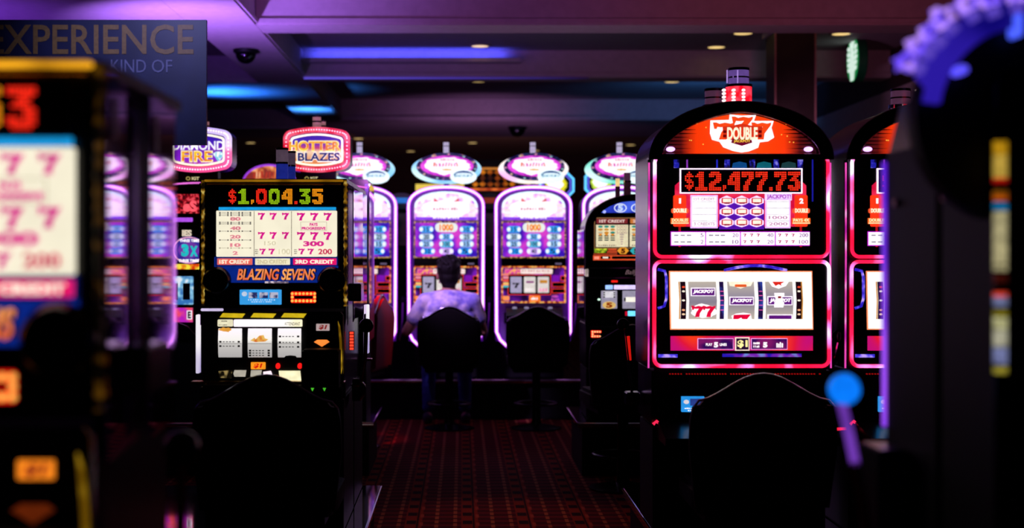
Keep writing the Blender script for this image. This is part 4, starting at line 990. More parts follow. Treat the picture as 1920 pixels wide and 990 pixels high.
# ------------------------------------------------------------------ arched machine with blue fives, next row back
def five_machine():
    Y = 9.0
    m = Machine('slot_machine', Y, 1195, ZP, 'black arched slot machine with blue fives header and first-credit pay table', 'slot machine')
    P = m.P
    m.poly('cabinet', arch(1100, 1290, 610, 432, 367, 30, .95), BLACK, -.01, -.5, smooth=40)
    m.ring('hood', arch(1097, 1293, 612, 432, 365, 30, .95), arch(1110, 1280, 604, 436, 376, 30, .95), BLACK, .02, -.01)
    sp = G()
    A = [(1096.5, 690)] + [(x, y) for x, y in arch(1096.5, 1293, 690, 432, 364, 30, .95)[-12:]][::-1]
    # polished flank, three vertical panels
    for k in range(3):
        m.put('side_panel', G().box(P.X(1097) - .006, P.X(1097), Y + .02 + k * .17, Y + .175 + k * .17, P.Z(600), P.Z(430)), MIRROR)
    m.tube('hood_edge', [(x, y) for x, y in arch(1097, 1293, 612, 432, 365, 30, .95)[2:]], 1.2, CHROME, .02)
    ln = m.poly('blue_header', [(1128, 399)] + [(1195 + 67 * math.cos(t), 399 - 22 * math.sin(t)) for t in [math.pi * i / 20 for i in range(21)]], glow2('blue_header_print', [(.4, '#1c28b0'), (.6, '#4a68f0')], .95, 8), .004, 0)
    for cx_ in (1163, 1195, 1227):
        r = m.ring('five_ring', ellipse(cx_, 390, 12, 8.5, 24), ellipse(cx_, 390, 10, 6.8, 24), glow('#e0e8ff', 1), .008, .003, parent=ln)
        m.text('lettering', '5', cx_ - 5, cx_ + 5, 384, 396, glow('#c8dcff', 1), .009, .06, parent=ln)
    m.ell('small_lamp', 1133, 397, 3, 3, glow('#a8b0ff', 1.2), .008, 0, n=14)
    gl = m.rect('pay_glass', 1112, 1278, 407, 488, glow('#1c0a12', .5), .003, 0, 2)
    m.frame('glass_frame', 1114, 1276, 408, 466, 1.5, glow('#b08050', .6), .006, 0, parent=gl)
    for k in range(3):
        x0 = 1117.5 + k * 52 + (8 if k else 0); x0 = 1117.5 + k * 63
        if x0 > 1250: continue
        m.rect('pay_table', x0, x0 + 60 if k < 2 else x0 + 32, 421.5, 463, glow('#efe3bc', .95), .007, 0, parent=gl)
        h = m.rect('credit_plate', x0 + 1, x0 + (59 if k < 2 else 31), 410, 419, glow('#8a2a30' if k == 0 else '#d8803a', .8), .007, 0, parent=gl)
        if k < 2: m.text('lettering', ('1ST CREDIT', '2ND CREDIT')[k], x0 + 6, x0 + 54, 412, 417.5, glow('#f0d8d0', .9), .010, .03, parent=h)
        for r in range(3):
            for q in range(3):
                cl = ('#2a9a88', '#d8963a', '#d8963a' if q else '#cfc6a8')[r] if not (r == 2 and q == 2) else '#2a9a88'
                if k < 2: m.ell('lozenge', x0 + 8 + q * 11.5, 425 + r * 5.6, 4.6, 2.2, glow(cl, .85), .010, .006, parent=gl, n=12)
            if k < 2: m.text('lettering', '5000', x0 + 38, x0 + 58, 422.8 + r * 5.6, 427.4 + r * 5.6, glow('#b08a88', .7), .010, 0, parent=gl)
        if k < 2:
            m.polys('bar_symbol', [rrect(x0 + 4 + q * 11.5, x0 + 12 + q * 11.5, 441 + r * 4, 443.5 + r * 4, 0) for q in range(3) for r in range(3)], glow('#5a6a58', .6), .010, .006, parent=gl, kind='stuff')
            m.polys('flame_symbol', [[(x0 + 4 + q * 11.5, 438), (x0 + 12 + q * 11.5, 438), (x0 + 8 + q * 11.5, 443)] for q in range(3)], glow('#f0922a', .9), .011, .007, parent=gl, kind='stuff')
            m.polys('lettering', [ellipse(x0 + 48, 440 + r * 4.4, 5 - r * .7, 1.7, 10) for r in range(5)], glow('#cdb8a8', .8), .010, .006, parent=gl, kind='stuff')
            m.polys('lettering', strokes(x0 + 4, x0 + 40, 459, 461, 9, 3, 0), glow('#8a7a68', .6), .010, .006, parent=gl)
    m.polys('green_bar', [rrect(1114, 1138, 466, 470, 0), rrect(1114, 1136, 471, 474, 0)], glow2('green_bar_print', [(.4, '#4a7a10'), (.6, '#d8e838')], .9, 60), .007, .002, parent=gl)
    m.polys('red_bar', [rrect(1140, 1156, 466, 470, 0), rrect(1138, 1157, 471, 474, 0), rrect(1113, 1157, 475.5, 477, 0)], glow('#d8502a', .8), .007, .002, parent=gl)
    for cx_, h in ((1168, '#f0a030'), (1192, '#30b8c0'), (1216, '#f0a030')):
        o = m.poly('five_lozenge', [(cx_ - 11, 470), (cx_ - 5, 464), (cx_ + 5, 464), (cx_ + 11, 470), (cx_ + 5, 476.5), (cx_ - 5, 476.5)], glow(h, .9), .008, .002, parent=gl)
        m.text('lettering', '5', cx_ - 4, cx_ + 4, 466, 475, glow('#5a1808', .6), .011, .06, parent=o)
    b = m.rect('orange_strip', 1112, 1278, 478.5, 488, glow('#e0502a', .95), .007, 0, parent=gl)
    for x0, x1 in ((1126, 1144), (1147, 1215), (1219, 1270)): m.rect('strip_window', x0, x1, 480.5, 485.5, BLACK, .010, .006, 2, parent=b)
    m.rect('strip_light', 1130, 1140, 481.5, 484.5, glow('#fff0e0', 1), .012, .009, parent=b)
    m.rect('strip_light', 1114, 1123, 481, 486, glow('#ff9a80', 1), .010, .006, parent=b)
    for y0 in (501.5, 520): m.rect('chrome_bar', 1097, 1293, y0, y0 + 2, CHROME, .03, 0)
    m.rect('white_lamp', 1097, 1103, 504, 518, glow('#ffe8e0', 1.4), .02, 0, 1)
    m.text('lettering', 'Bally', 1172, 1196, 506, 517, glow('#9a7880', .5), .006, .0, .4)
    m.rect('reel_bay', 1106, 1284, 523, 606, BLACK, .002, 0)
    for x0, x1, h in ((1135, 1149, '#9ac0ff'), (1151, 1200, '#d8c8ff'), (1202, 1245, '#d8c8ff')): m.rect('head_light', x0, x1, 534.5, 542.5, glow(h, 1.25), .006, 0, 1)
    m.rect('red_light', 1146, 1158, 525.5, 529.5, glow('#ff2018', 1), .006, 0, 1)
    for k in range(3):
        x0 = 1127 + k * 40
        r = m.rect('reel', x0, x0 + 30, 545, 578.5, glow('#a8a0b8', .8), .006, 0, 1)
        if k != 1:
            m.rect('symbol', x0 + 4, x0 + 26, 546.5, 558, glow('#e0dce4', .95), .008, .004, parent=r)
            m.polys('bar_symbol', [rrect(x0 + (4 if q else 23), x0 + (7 if q else 26), 547.5 + j * 4, 550 + j * 4, 0) for q in (0, 1) for j in range(3)], MATTE, .010, .006, parent=r)
            e = m.ell('five_lozenge', x0 + 15, 572, 12.5, 7, glow('#e8c070', .9), .008, .004, parent=r, n=20)
            m.text('lettering', '5', x0 + 9, x0 + 21, 567, 577, glow('#a04008', .8), .011, .06, parent=r)
        else:
            m.rect('symbol', x0 + 6, x0 + 26, 557, 566, glow('#fff8e8', 1), .008, .004, parent=r)
            m.rect('bar_symbol', x0 + 3, x0 + 6, 558.5, 564.5, MATTE, .010, .004, parent=r)
    m.ell('green_lamp', 1123, 561.5, 2.8, 2, glow('#d8ffe8', 1.3), .006, 0, n=12)
    m.rect('cyan_light', 1177, 1192, 583, 592.5, glow('#70d8ff', 1.3), .006, 0, 1); m.rect('red_light', 1172, 1176, 584, 592, glow('#d81030', .9), .006, 0, 1)
    m.box('belly', 1098, 1292, 606, 690, Y - .03, Y + .5, BLACK, bevel=.008)
    m.rect('chrome_bar', 1105, 1285, 611.5, 613.5, CHROME, .04, .03)
    m.polys('led_dot', [ellipse(1110 + i * 4.6, yy, 1.7, 1.7, 8) for i in range(4) for yy in (621.5, 630)] + [ellipse(1110, 625.8, 1.7, 1.7, 8)], glow('#ffb880', 1.5), .036, .03, kind='stuff')
    m.polys('led_halo', [rrect(1107, 1127, 619, 624, 2), rrect(1107, 1124, 627.5, 632.5, 2), rrect(1107, 1113, 619, 632, 1)], glow('#ff2010', .8), .033, .03)
    m.polys('led_dot', [ellipse(1110, 650, 2.6, 2, 8), ellipse(1115, 652, 2.6, 2, 8)], glow('#ff4a30', 1), .036, .03, kind='stuff')
    m.put('lower_cabinet', G().box(P.X(1100), P.X(1290), Y + .03, Y + .5, ZP, P.Z(690)), MATTE, bevel=.008)
    for cx_, r, yt in ((1158, 4.5, 333), (1176, 7, 322)):
        c = m.cyl('candle', cx_, yt + 18, 380, r, glow('#3a1828', .4), Y + .12)  # ambient light on the tower put in as faint glow
        m.cyl('candle_lens', cx_, yt, yt + 16, r * .9, glow('#5a3450', .5) if r > 5 else glow('#ffd890', .9), Y + .12, c)
        m.cyl('candle_ring', cx_, yt + 15, yt + 18, r * 1.1, CHROME, Y + .12, c)
    return m
five_machine()

# ------------------------------------------------------------------ machines with framed neon toppers (same row, other side)
def bulge(x0, x1, y0, y1, b, r, n=10):
    """rectangle with bowed top and bottom and rounded corners, in pixels"""
    base = rrect(x0, x1, y0, y1, r, 4); out = []
    dense = []
    for i, p in enumerate(base):
        q = base[(i + 1) % len(base)]
        k = n if abs(q[0] - p[0]) > (x1 - x0) * .4 else 1
        dense += [(p[0] + (q[0] - p[0]) * j / k, p[1] + (q[1] - p[1]) * j / k) for j in range(k)]
    cx_, cy_ = (x0 + x1) / 2, (y0 + y1) / 2
    for x, y in dense:
        u = (x - cx_) / ((x1 - x0) / 2)
        out.append((x, y + b * (1 - u * u) * (1 if y > cy_ else -1)))
    return out
def framed_machine(label, kind, dx):
    Y = 9.0
    m = Machine('slot_machine', Y, 593.5, ZP, label, 'slot machine', 'slot machines with framed neon toppers', (dx, 0, 0))
    P = m.P
    m.box('cabinet', 498, 690, 336, 640, Y + .01, Y + .5, BLACK, bevel=.008)
    m.box('edge_strip', 684, 691, 345, 640, Y - .004, Y + .01, surf('slate_metal_strip', '#6a6a92', .35, .7))
    m.put('lower_cabinet', G().box(P.X(502), P.X(686), Y + .03, Y + .48, ZP, P.Z(640)), MATTE)
    m.put('side_panel', G().box(P.X(691), P.X(691) + .005, Y + .02, Y + .5, P.Z(640), P.Z(345)), MIRROR)
    # body graphics
    m.text('lettering', 'IGT', 582, 596, 331.5, 337.5, glow('#e8dca0', .8), .0, .03)
    m.ring('maker_mark', ellipse(575, 334.5, 4, 3.6, 14), ellipse(575, 334.5, 2.6, 2.3, 14), glow('#c8b860', .7), .0, -.006)
    m.tube('pink_arc', [(500 + i * 9.4, 352 - 9 * math.sin(math.pi * i / 20)) for i in range(21)], 1.6, glow('#f070e0', 1), .005)
    m.poly('red_sparkle_panel', [(520, 372), (540, 364), (667, 364), (680, 372), (676, 400), (524, 400)], glow2('red_sparkle_print', [(.4, '#4a0610'), (.55, '#c01828'), (.66, '#ff5060')], .8, 50), .004, 0)
    m.text('lettering', 'eS', 566, 592, 376, 397, glow('#ff5a68', 1.1), .008, .05)
    m.rect('violet_bar', 505, 584, 408, 416, glow('#b050e8', 1), .005, 0, 2)
    m.text('lettering', 'IES', 564, 582, 431, 443, glow('#f0e0c8', .9), .005, .05)
    w = m.ell('wheel_badge', 577, 469, 32, 26, glow('#3a2a9a', .85), .006, 0)
    m.ring('badge_ring', ellipse(577, 469, 31, 25), ellipse(577, 469, 28.5, 22.8), glow('#f0a8c8', .9), .009, .004, parent=w)
    m.ell('badge_face', 577, 469, 20, 15, glow('#7a38b0', .8), .009, .004, parent=w)
    m.text('lettering', '3', 563, 577, 457.5, 481, glow('#20c0c8', 1), .012, .07, parent=w); m.text('lettering', 'X', 579, 594, 461, 481, glow('#20c0c8', 1), .012, .07, parent=w)
    m.text('lettering', 'THREE TIMES', 560, 598, 448.5, 454, WHITE, .012, .03, parent=w); m.text('lettering', 'THREE TIMES', 558, 596, 486, 491.5, WHITE, .012, .03, parent=w)
    m.rect('fire_strip', 505, 682, 495, 505, glow2('fire_strip_print', [(.4, '#e03a10'), (.5, '#f09a20'), (.6, '#ffe840')], .95, 25), .006, 0)
    r = m.rect('reel_glass', 510, 585, 518, 571, glow2('reel_glass_print', [(.4, '#3878c0'), (.55, '#90d0f0'), (.65, '#f0f4ff')], .9, 22), .005, 0, 2)
    for x0 in (520, 543, 566): m.rect('reel_slot', x0, x0 + 13, 531, 562, surf('dark_meter_glass', '#12061e', .2), .008, .004, parent=r)
    m.rect('pink_strip', 505, 584, 577, 604, glow2('pink_strip_print', [(.4, '#c020c0'), (.6, '#ff5060')], .9, 16), .005, 0)
    m.rect('letter_box', 573, 583, 582, 599, glow('#f0e8f0', 1), .008, .004); m.text('lettering', 'E', 575, 581, 584, 597, MATTE, .010, .05)
    m.tube('white_edge', [(560, 606), (575, 612), (589, 628)], .8, CHROME, .01)
    # topper
    m.box('topper_post', 560, 626, 318, 338, Y + .1, Y + .2, MATTE)
    bx = m.poly('sign_case', bulge(531, 656, 247, 314, 9, 12), BLACK, -.03, -.22)
    if kind == 0:
        ringm = glow2('red_bulb_ring', [(.4, '#e81030'), (.6, '#ff5a78')], 1.0, 16); dot = glow('#ffd0e0', 1.4)
    else:
        ringm = glow2('lilac_bulb_ring', [(0, '#ff4a90'), (.45, '#ff70b0'), (.6, '#f0d8ff'), (1, '#c8b0ff')], 1.15, kind='axis', axis=2, lo=P.Z(322) - ZP, hi=P.Z(240) - ZP); dot = glow('#fff4ff', 1.5)
    m.ring('bulb_ring', bulge(531, 656, 247, 314, 9, 12), bulge(542, 645, 256, 305, 8, 6), ringm, .0, -.03, parent=bx)
    path = bulge(536.5, 650.5, 251.5, 309.5, 8.5, 8)
    dl = []
    for i, p in enumerate(path):
        q = path[(i + 1) % len(path)]; k = max(1, round(math.dist(p, q) / 6.5))
        dl += [ellipse(p[0] + (q[0] - p[0]) * j / k, p[1] + (q[1] - p[1]) * j / k, 1.5, 1.5, 6) for j in range(k)]
    m.polys('bulb', dl, dot, .003, 0, parent=bx, kind='stuff')
    m.tube('back_edge_light', bulge(533, 654, 248, 313, 9, 12), 1.2, glow('#5a50f0', .8), -.21, True, parent=bx)
    fc = m.poly('sign_face', bulge(543, 644, 257, 304, 8, 5), glow2('sign_face_print%d' % kind, [(0, '#e05a18'), (.2, '#f0a060' if kind == 0 else '#8a20d8'), (.45, '#ffd8b8' if kind == 0 else '#7a18c0'), (.55, '#d04070' if kind == 0 else '#7a18c0'), (.72, '#4a18c0'), (1, '#2010a0')], .95, kind='axis', axis=2, lo=P.Z(312) - ZP, hi=P.Z(250) - ZP), -.02, -.03, parent=bx)
    m.ring('cream_outline', bulge(544, 643, 258, 303, 8, 5), bulge(547.5, 639.5, 261, 300, 7.5, 4), glow('#fff0d8', 1.3), -.012, -.02, parent=bx)
    if kind == 0:
        m.text('letter_outline', 'HOTTER', 540, 640, 263, 284, glow('#fff0a0', 1), -.014, .05, 0, fc)
        m.text('lettering', 'HOTTER', 542, 638, 265, 282, glow2('orange_letters', [(.4, '#f07a08'), (.6, '#ffc828')], 1, 30), -.009, .03, 0, fc)
        m.text('letter_outline', 'BLAZES', 556, 639, 284, 304, glow('#fff6e8', 1.1), -.012, .055, 0, fc)
        m.text('lettering', 'BLAZES', 558, 637, 286, 302, glow('#1c2478', .7), -.007, .03, 0, fc)
        m.poly('flame', [(549, 302), (556, 296), (560, 300), (575, 305), (600, 307), (625, 304), (636, 300), (638, 304), (594, 311)], glow('#ff8a20', 1), -.015, -.02, fc)
    else:
        m.text('lettering', 'DIAMOND', 545, 642, 264, 281, glow('#f8f4ff', 1.1), -.012, .02, 0, fc)
        m.text('letter_outline', 'FIRE', 561, 621, 282, 304, glow('#fff0c0', 1), -.014, .045, 0, fc)
        m.text('lettering', 'FIRE', 563, 619, 284, 302, glow2('orange_letters', [(.4, '#f07a08'), (.6, '#ffc828')], 1, 30), -.009, .02, 0, fc)
        m.poly('diamond', [(621, 288), (627, 284), (636, 284), (642, 288), (631.5, 304)], glow2('diamond_print', [(.4, '#7ac8e0'), (.6, '#ffffff')], 1.1, 50), -.008, -.02, fc)
        m.polys('ray', [[(590, 311), (560 + k * 12, 304), (564 + k * 12, 304)] for k in range(6)], glow('#b838e8', .9), -.016, -.02, fc)
    for cx_, r, yt, Yc in ((594, 8, 214, Y + .1), (606, 5, 221, Y + .16)):
        c = m.cyl('candle', cx_, yt + 12, 242, r, glow('#a87078', .6), Yc)  # unlit tower; ambient light in the plastic given as glow
        m.cyl('candle_lens', cx_, yt + 2, yt + 11, r, glow('#a87078', .6), Yc, c)
        m.cyl('candle_ring', cx_, yt + 10, yt + 13, r * 1.1, MATTE, Yc, c); m.cyl('candle_cap', cx_, yt, yt + 3, r * 1.05, MATTE, Yc, c)
    return m
framed_machine('slot machine topped by a red bulb-framed neon sign with orange and navy words', 0, 0)
framed_machine('slot machine topped by a white and pink bulb-framed sign with a diamond', 1, -.751)

# ------------------------------------------------------------------ machine whose orange arched topper peeks over the gold-trimmed one
m = Machine('slot_machine', 12.0, 503, ZP, 'slot machine whose orange arched topper peeks above the 1,004.35 machine', 'slot machine')
m.box('cabinet', 440, 566, 352, 709, 12.05, 12.5, BLACK, bevel=.01)
o = m.poly('arch_topper', arch(452, 554, 354, 345, 307, 24), glow('#a040e0', 1), -.04, -.12)
m.poly('topper_face', arch(456, 550, 354, 345, 311, 24), glow2('orange_topper_print', [(.4, '#8a2a10'), (.52, '#f08a40'), (.64, '#ffc090')], .95, 14), -.03, -.04, o)
m.polys('lettering', strokes(474, 532, 318, 334, 8, 6, .5), glow('#c03818', .8), -.026, -.03, o)
m.rect('pay_glass', 450, 556, 365, 470, glow2('pay_glass_print', [(.38, '#3a14b8'), (.62, '#e040d0')], .95, 7), -.04, -.05)

# ------------------------------------------------------------------ dark cabinet with a crown of stars, close at the side
def star_machine():
    Y = 2.0
    m = Machine('slot_machine', Y, 2150, ZP, 'dark blurred cabinet crowned with lavender star lamps, cut by the frame edge', 'slot machine')
    P = m.P; xs = .753
    SIDE = surf('dark_side_plastic', '#0a070e', .55, 0, 0, 20, .15, .3)
    m.put('cabinet', G().prismx([(Y, ZP), (Y + .53, ZP), (Y + .53, 1.56), (Y + .46, 1.64), (Y, 1.64)], xs + .006, 1.45), BLACK)
    for y0, y1 in ((Y + .012, Y + .23), (Y + .26, Y + .52)):
        sp = m.put('side_panel', G().box(xs, xs + .008, y0, y1, .72, 1.56), SIDE)
        m.put('latch_plate', G().box(xs - .008, xs, y0 + .03, y0 + .055, 1.535, 1.585), surf('lavender_latch_plate', '#b090c8', .35, .5), sp)
        m.put('lock', G().lathe([(.007, 0), (.007, -.006)], (xs, y0 + .2, 1.47), 12, 'x'), surf('rose_lock', '#a05878', .3, .6), sp)
    # rear corner light, foot and pull lever
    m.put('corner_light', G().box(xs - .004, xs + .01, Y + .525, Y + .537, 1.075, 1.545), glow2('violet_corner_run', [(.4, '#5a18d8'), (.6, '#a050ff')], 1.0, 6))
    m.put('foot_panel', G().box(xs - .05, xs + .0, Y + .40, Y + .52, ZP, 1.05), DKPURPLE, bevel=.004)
    lv = m.put('lever_arm', G().tube([(xs - .172, Y + .10, 1.07), (xs - .180, Y + .10, 1.11), (xs - .195, Y + .10, 1.175)], .0075), glow2('violet_rod_reflection', [(.4, '#3a1470'), (.6, '#8a48d8')], .6, 12), smooth=60)  # shaft's violet reflection of the corner light put in as glow
    m.put('lever_knob', G().sphere((P.X(1583) * (Y + .1) / Y, Y + .10, ZC - (730 - CY) * (Y + .1) / F), .0235), glow('#0a7cff', .95), lv, smooth=60)
    m.put('lever_crank', G().tube([(xs - .01, Y + .12, .86), (xs - .13, Y + .11, .87), (xs - .145, Y + .105, .93), (xs - .173, Y + .10, 1.075)], .008), CHROME, lv, smooth=60)
    m.put('lever_hub', G().lathe([(.03, 0), (.03, -.03), (.015, -.045)], (xs, Y + .12, .86), 18, 'x'), GOLD, smooth=40)
    fr = m.put('front_glass', G().box(xs + .03, 1.42, Y - .006, Y, 1.10, 1.58), surf('dark_meter_glass', '#12061e', .2), bevel=.002)
    m.put('front_screen', G().box(xs + .09, 1.37, Y - .009, Y - .005, 1.30, 1.54), glow2('dim_front_print', [(.4, '#0c0814'), (.6, '#34206a')], .4, 8), fr)
    m.put('button_deck', G().prismx([(Y - .2, .80), (Y + .02, .80), (Y + .02, .90), (Y - .2, .84)], xs + .03, 1.42), BLACK)
    # reflection of a machine in the chrome corner, put in as glowing segments
    segs = [(265, 290, '#d8a018', .9), (291, 333, '#e8c050', .9), (334, 342, '#e02010', 1), (358, 368, '#b86a10', .7), (368, 376, '#e86010', .9), (380, 394, '#1888c8', .9), (397, 495, '#d8cc98', .9), (498, 508, '#d8cc98', .9), (515, 530, '#5a1810', .6), (548, 556, '#ff4a30', 1), (556, 575, '#8890c0', .8), (582, 592, '#b0a020', .7), (595, 616, '#e0dca0', .9), (618, 650, '#d0ccb0', .9), (652, 682, '#9098d0', .9), (688, 700, '#c8b840', .8)]
    for y0, y1, h, k in segs:
        g = G().lathe([(.0095, P.Z(y1)), (.0095, P.Z(y0))], (P.X(1877), Y + .003, 0), 14)
        m.put('corner_reflection', g, glow(h, k * .6, .4, 120), smooth=40)
    m.put('edge_post', G().lathe([(.008, .72), (.008, 1.62)], (P.X(1877), Y + .006, 0), 12), BLACK, smooth=40)
    # round topper: blue band and stars
    C = (1935, 215)
    def ringpts(r, a0, a1, n): return [(C[0] + r * math.cos(math.radians(a0 + (a1 - a0) * i / n)), C[1] - r * math.sin(math.radians(a0 + (a1 - a0) * i / n))) for i in range(n + 1)]
    m.poly('topper_disc', ellipse(C[0], C[1], 205, 205, 48), MATTE, -.03, -.07)
    bd = m.poly('blue_band', ringpts(222, 40, 160, 30) + ringpts(196, 160, 172, 3)[1:] + ringpts(168, 40, 172, 30)[::-1], glow2('blue_band_run', [(.4, '#140a90'), (.6, '#3a24d0')], .55, 8), -.01, -.03)
    m.ell('blue_lamp', 1805, 130, 11, 9, glow('#5a50ff', 1.3), -.0, -.03, n=16)
    m.rect('blue_lamp', 1905, 1918, 25, 68, glow('#4a60ff', 1.2), -.0, -.03, 6)
    LAV = glow2('lavender_star', [(.4, '#6a48ff'), (.6, '#b88aff')], 1.05, 30)
    for cx_, cy_, big in ((1699, 116, 21), (1719, 84, 20), (1741, 60, 17), (1767, 32, 24), (1812, 6, 22), (1855, -4, 22), (1905, -14, 24), (1955, -10, 22), (2003, 0, 22)):
        a = math.degrees(math.atan2(C[1] - cy_, cx_ - C[0]))
        def sp_(R, rr): return [(cx_ + (R if i % 2 == 0 else rr) * math.cos(math.radians(a + 36 * i)), cy_ - (R if i % 2 == 0 else rr) * math.sin(math.radians(a + 36 * i))) for i in range(10)]
        st = m.ring('star_lamp', sp_(big * .95, big * .5), sp_(big * .48, big * .26), LAV, .012, -.02)
        m.poly('star_core', sp_(big * .46, big * .25), surf('plum_lens', '#4a2438', .25), .006, -.02, parent=st)
        ux, uy = -math.cos(math.radians(a)), math.sin(math.radians(a))
        for j in (-1, 0, 1):
            px_, py_ = cx_ - uy * j * 7, cy_ + ux * j * 7
            m.poly('star_tail', [(px_ + ux * 18 - uy * 2.6, py_ + uy * 18 + ux * 2.6), (px_ + ux * 38 - uy * 2.6, py_ + uy * 38 + ux * 2.6), (px_ + ux * 38 + uy * 2.6, py_ + uy * 38 - ux * 2.6), (px_ + ux * 18 + uy * 2.6, py_ + uy * 18 - ux * 2.6)], glow('#6a50d8', .6), .004, -.02, parent=st)
    return m
star_machine()
# ------------------------------------------------------------------ lit things far behind the rows
def far_things():
    P = Pl(17.0); Y = 17.0
    m = Machine('amber_bar_screen', Y, 960, 0, 'far amber lattice screen glowing behind the oval-topped machines', 'screen')
    m.put('frame', G().box(P.X(880), P.X(1040), Y + .02, Y + .1, 0, P.Z(300)), surf('dark_wood_cladding', '#1c110d', .45))
    g1 = glow2('amber_glass', [(.35, '#2a0c02'), (.5, '#8a3a04'), (.65, '#d87a10')], 1.0, 6)
    for i in range(11):
        for j in range(3):
            x0 = 884 + i * 14; y0 = 318 + j * 11
            m.poly('lattice_pane', [(x0 + 7, y0), (x0 + 13, y0 + 5), (x0 + 7, y0 + 10.5), (x0 + 1, y0 + 5)], g1, .0, -.02)
    m.rect('light_strip', 880, 1040, 314.5, 317.5, glow('#e8903a', .8), .01, -.02)
    m.rect('light_strip', 880, 1040, 353, 357, glow2('red_strip', [(.4, '#a02008'), (.6, '#ff7a30')], .9, 6), .01, -.02)
    for i in range(12): m.ell('round_bulb', 886 + i * 9.5, 377, 3.8, 3.8, glow(('#a8d8ff', '#e8f4ff')[i % 2], 1.2), .01, -.02, n=12)
    m.rect('beige_panel', 880, 940, 477, 494, glow('#a8641c', .55), .01, -.02)
    m.ell('amber_lamp', 920, 439, 9, 7, glow('#ff8a10', .9), .02, -.02, n=16)
    def neon_sign(cx_, w, h, yc, label, face):
        Yn = 14.5; s = Machine('neon_sign', Yn, cx_, Pl(Yn).Z(yc + h), label, 'sign')
        def octo(k): return [(cx_ - w * k, yc - h * .45 * k), (cx_ - w * .55 * k, yc - h * k), (cx_ + w * .55 * k, yc - h * k), (cx_ + w * k, yc - h * .45 * k), (cx_ + w * k, yc + h * .45 * k), (cx_ + w * .55 * k, yc + h * k), (cx_ - w * .55 * k, yc + h * k), (cx_ - w * k, yc + h * .45 * k)]
        s.poly('sign_case', octo(1.05), BLACK, -.02, -.1)
        s.tube('neon_tube', octo(.97), 2.2, glow('#60c8ff', 1.5), .0, True)
        s.tube('neon_tube', octo(.80), 1.2, glow('#6a60ff', 1.2), .0, True)
        s.poly('sign_face', blob(cx_, yc, w * .62, h * .55, 4, 22, .12), glow(face, 1), -.005, -.02)
        s.poly('logo_patch', blob(cx_ - 2, yc - 1, w * .45, h * .36, 6, 18, .12), WHITE, .0, -.005)
        s.put('sign_post', G().box(s.P.X(cx_ - 5), s.P.X(cx_ + 5), Yn + .05, Yn + .1, 0, s.P.Z(yc + h)), MATTE)
    neon_sign(1044, 32, 26, 347, 'octagonal blue neon sign glowing behind the third oval-topped machine', '#e8e020')
    neon_sign(1128, 31, 27, 343, 'blue neon sign with a green curl beside the hidden fourth oval topper', '#c8e840')
    s = Machine('yellow_sign', 16.0, 824, Pl(16.0).Z(362), 'flat yellow lit sign between the second oval topper and its machine', 'sign')
    s.rect('sign_face', 779, 870, 345, 358, glow('#f0d048', .9), .0, -.02)
    s.rect('sign_case', 776, 873, 343, 362, MATTE, -.02, -.08)
    s.put('sign_post', G().box(s.P.X(820), s.P.X(828), 16.04, 16.1, 0, s.P.Z(360)), MATTE)
    for cx_, label, h in ((752, 'distant slot machine with blue top light between the first two oval-topped machines', '#1878d8'), (918, 'distant dark slot machine between the second and third oval-topped machines', '#8a2a10')):
        k = Machine('slot_machine', 15.0, cx_, 0, label, 'slot machine', 'distant slot machines')
        k.box('cabinet', cx_ - 34, cx_ + 34, 372, 722, 15.02, 15.5, MATTE, bevel=.02)
        k.poly('hood', arch(cx_ - 34, cx_ + 34, 392, 386, 362, 16), BLACK, .02, -.3)
        k.rect('top_light', cx_ - 24, cx_ + 24, 371, 381, glow(h, .8), .03, 0, 2)
        k.rect('screen', cx_ - 24, cx_ + 24, 400, 460, glow2('distant_screen_print', [(.4, '#0a0610'), (.6, '#2a1420')], .6, 6), .004, -.01)
far_things()

# ------------------------------------------------------------------ chairs
def chair(label):
    """back to the viewer, seat towards +y; origin on the floor under the column"""
    o = empty('casino_chair', (0, 0, 0), label, 'chair', 'black high-backed casino chairs')
    n = 14
    def outline(k, top, zb):
        pts = [(-.225 * k, zb), (.225 * k, zb), (.25 * k, .72), (.248 * k, .82), (.24 * k, .862)]
        for i in range(n + 1):
            u = 1 - 2 * i / n
            pts.append((.222 * k * u, .885 + (top - .885) * (.5 + .5 * math.cos(math.pi * u)) ** .85))
        return pts + [(-.24 * k, .862), (-.248 * k, .82), (-.25 * k, .72)]
    g = G().prism(outline(1, .975, .50), -.235, -.165)
    g.v = [(x, y + (.02 * (1 - (x / .24) ** 2)) - .06 * (z - .5), z) for x, y, z in g.v]
    bk = put('backrest', g, VINYL, o, bevel=.022, smooth=50)
    pip = [(x, -.218 + .02 * (1 - (x / .24) ** 2) - .06 * (z - .5), z + .003) for x, z in outline(.99, .974, .5)[4:-2]]
    put('piping', G().tube(pip, .0045), CHROME, bk, smooth=60)
    g = G().prism(rrect(-.23, .23, -.2, .22, .07), 0, 1); g.v = [(x, z, .49 + .1 * (1 - y)) for x, y, z in g.v]
    put('seat', g, VINYL, o, bevel=.02, smooth=50)
    put('seat_pan', G().box(-.19, .19, -.19, .18, .46, .50), MATTE, o, bevel=.006)
    put('column', G().lathe([(.045, .03), (.035, .08), (.032, .46)], n=16), BLACK, o, smooth=40)
    put('base', G().lathe([(.2, 0), (.2, .012), (.06, .04)], n=28), BLACK, o, smooth=40)
    put('foot_ring', G().tube([(.17 * math.cos(2 * math.pi * i / 20), .02 + .17 * math.sin(2 * math.pi * i / 20), .2) for i in range(20)], .01, True), BLACK, o, smooth=60)
    return o
ch = chair('x')
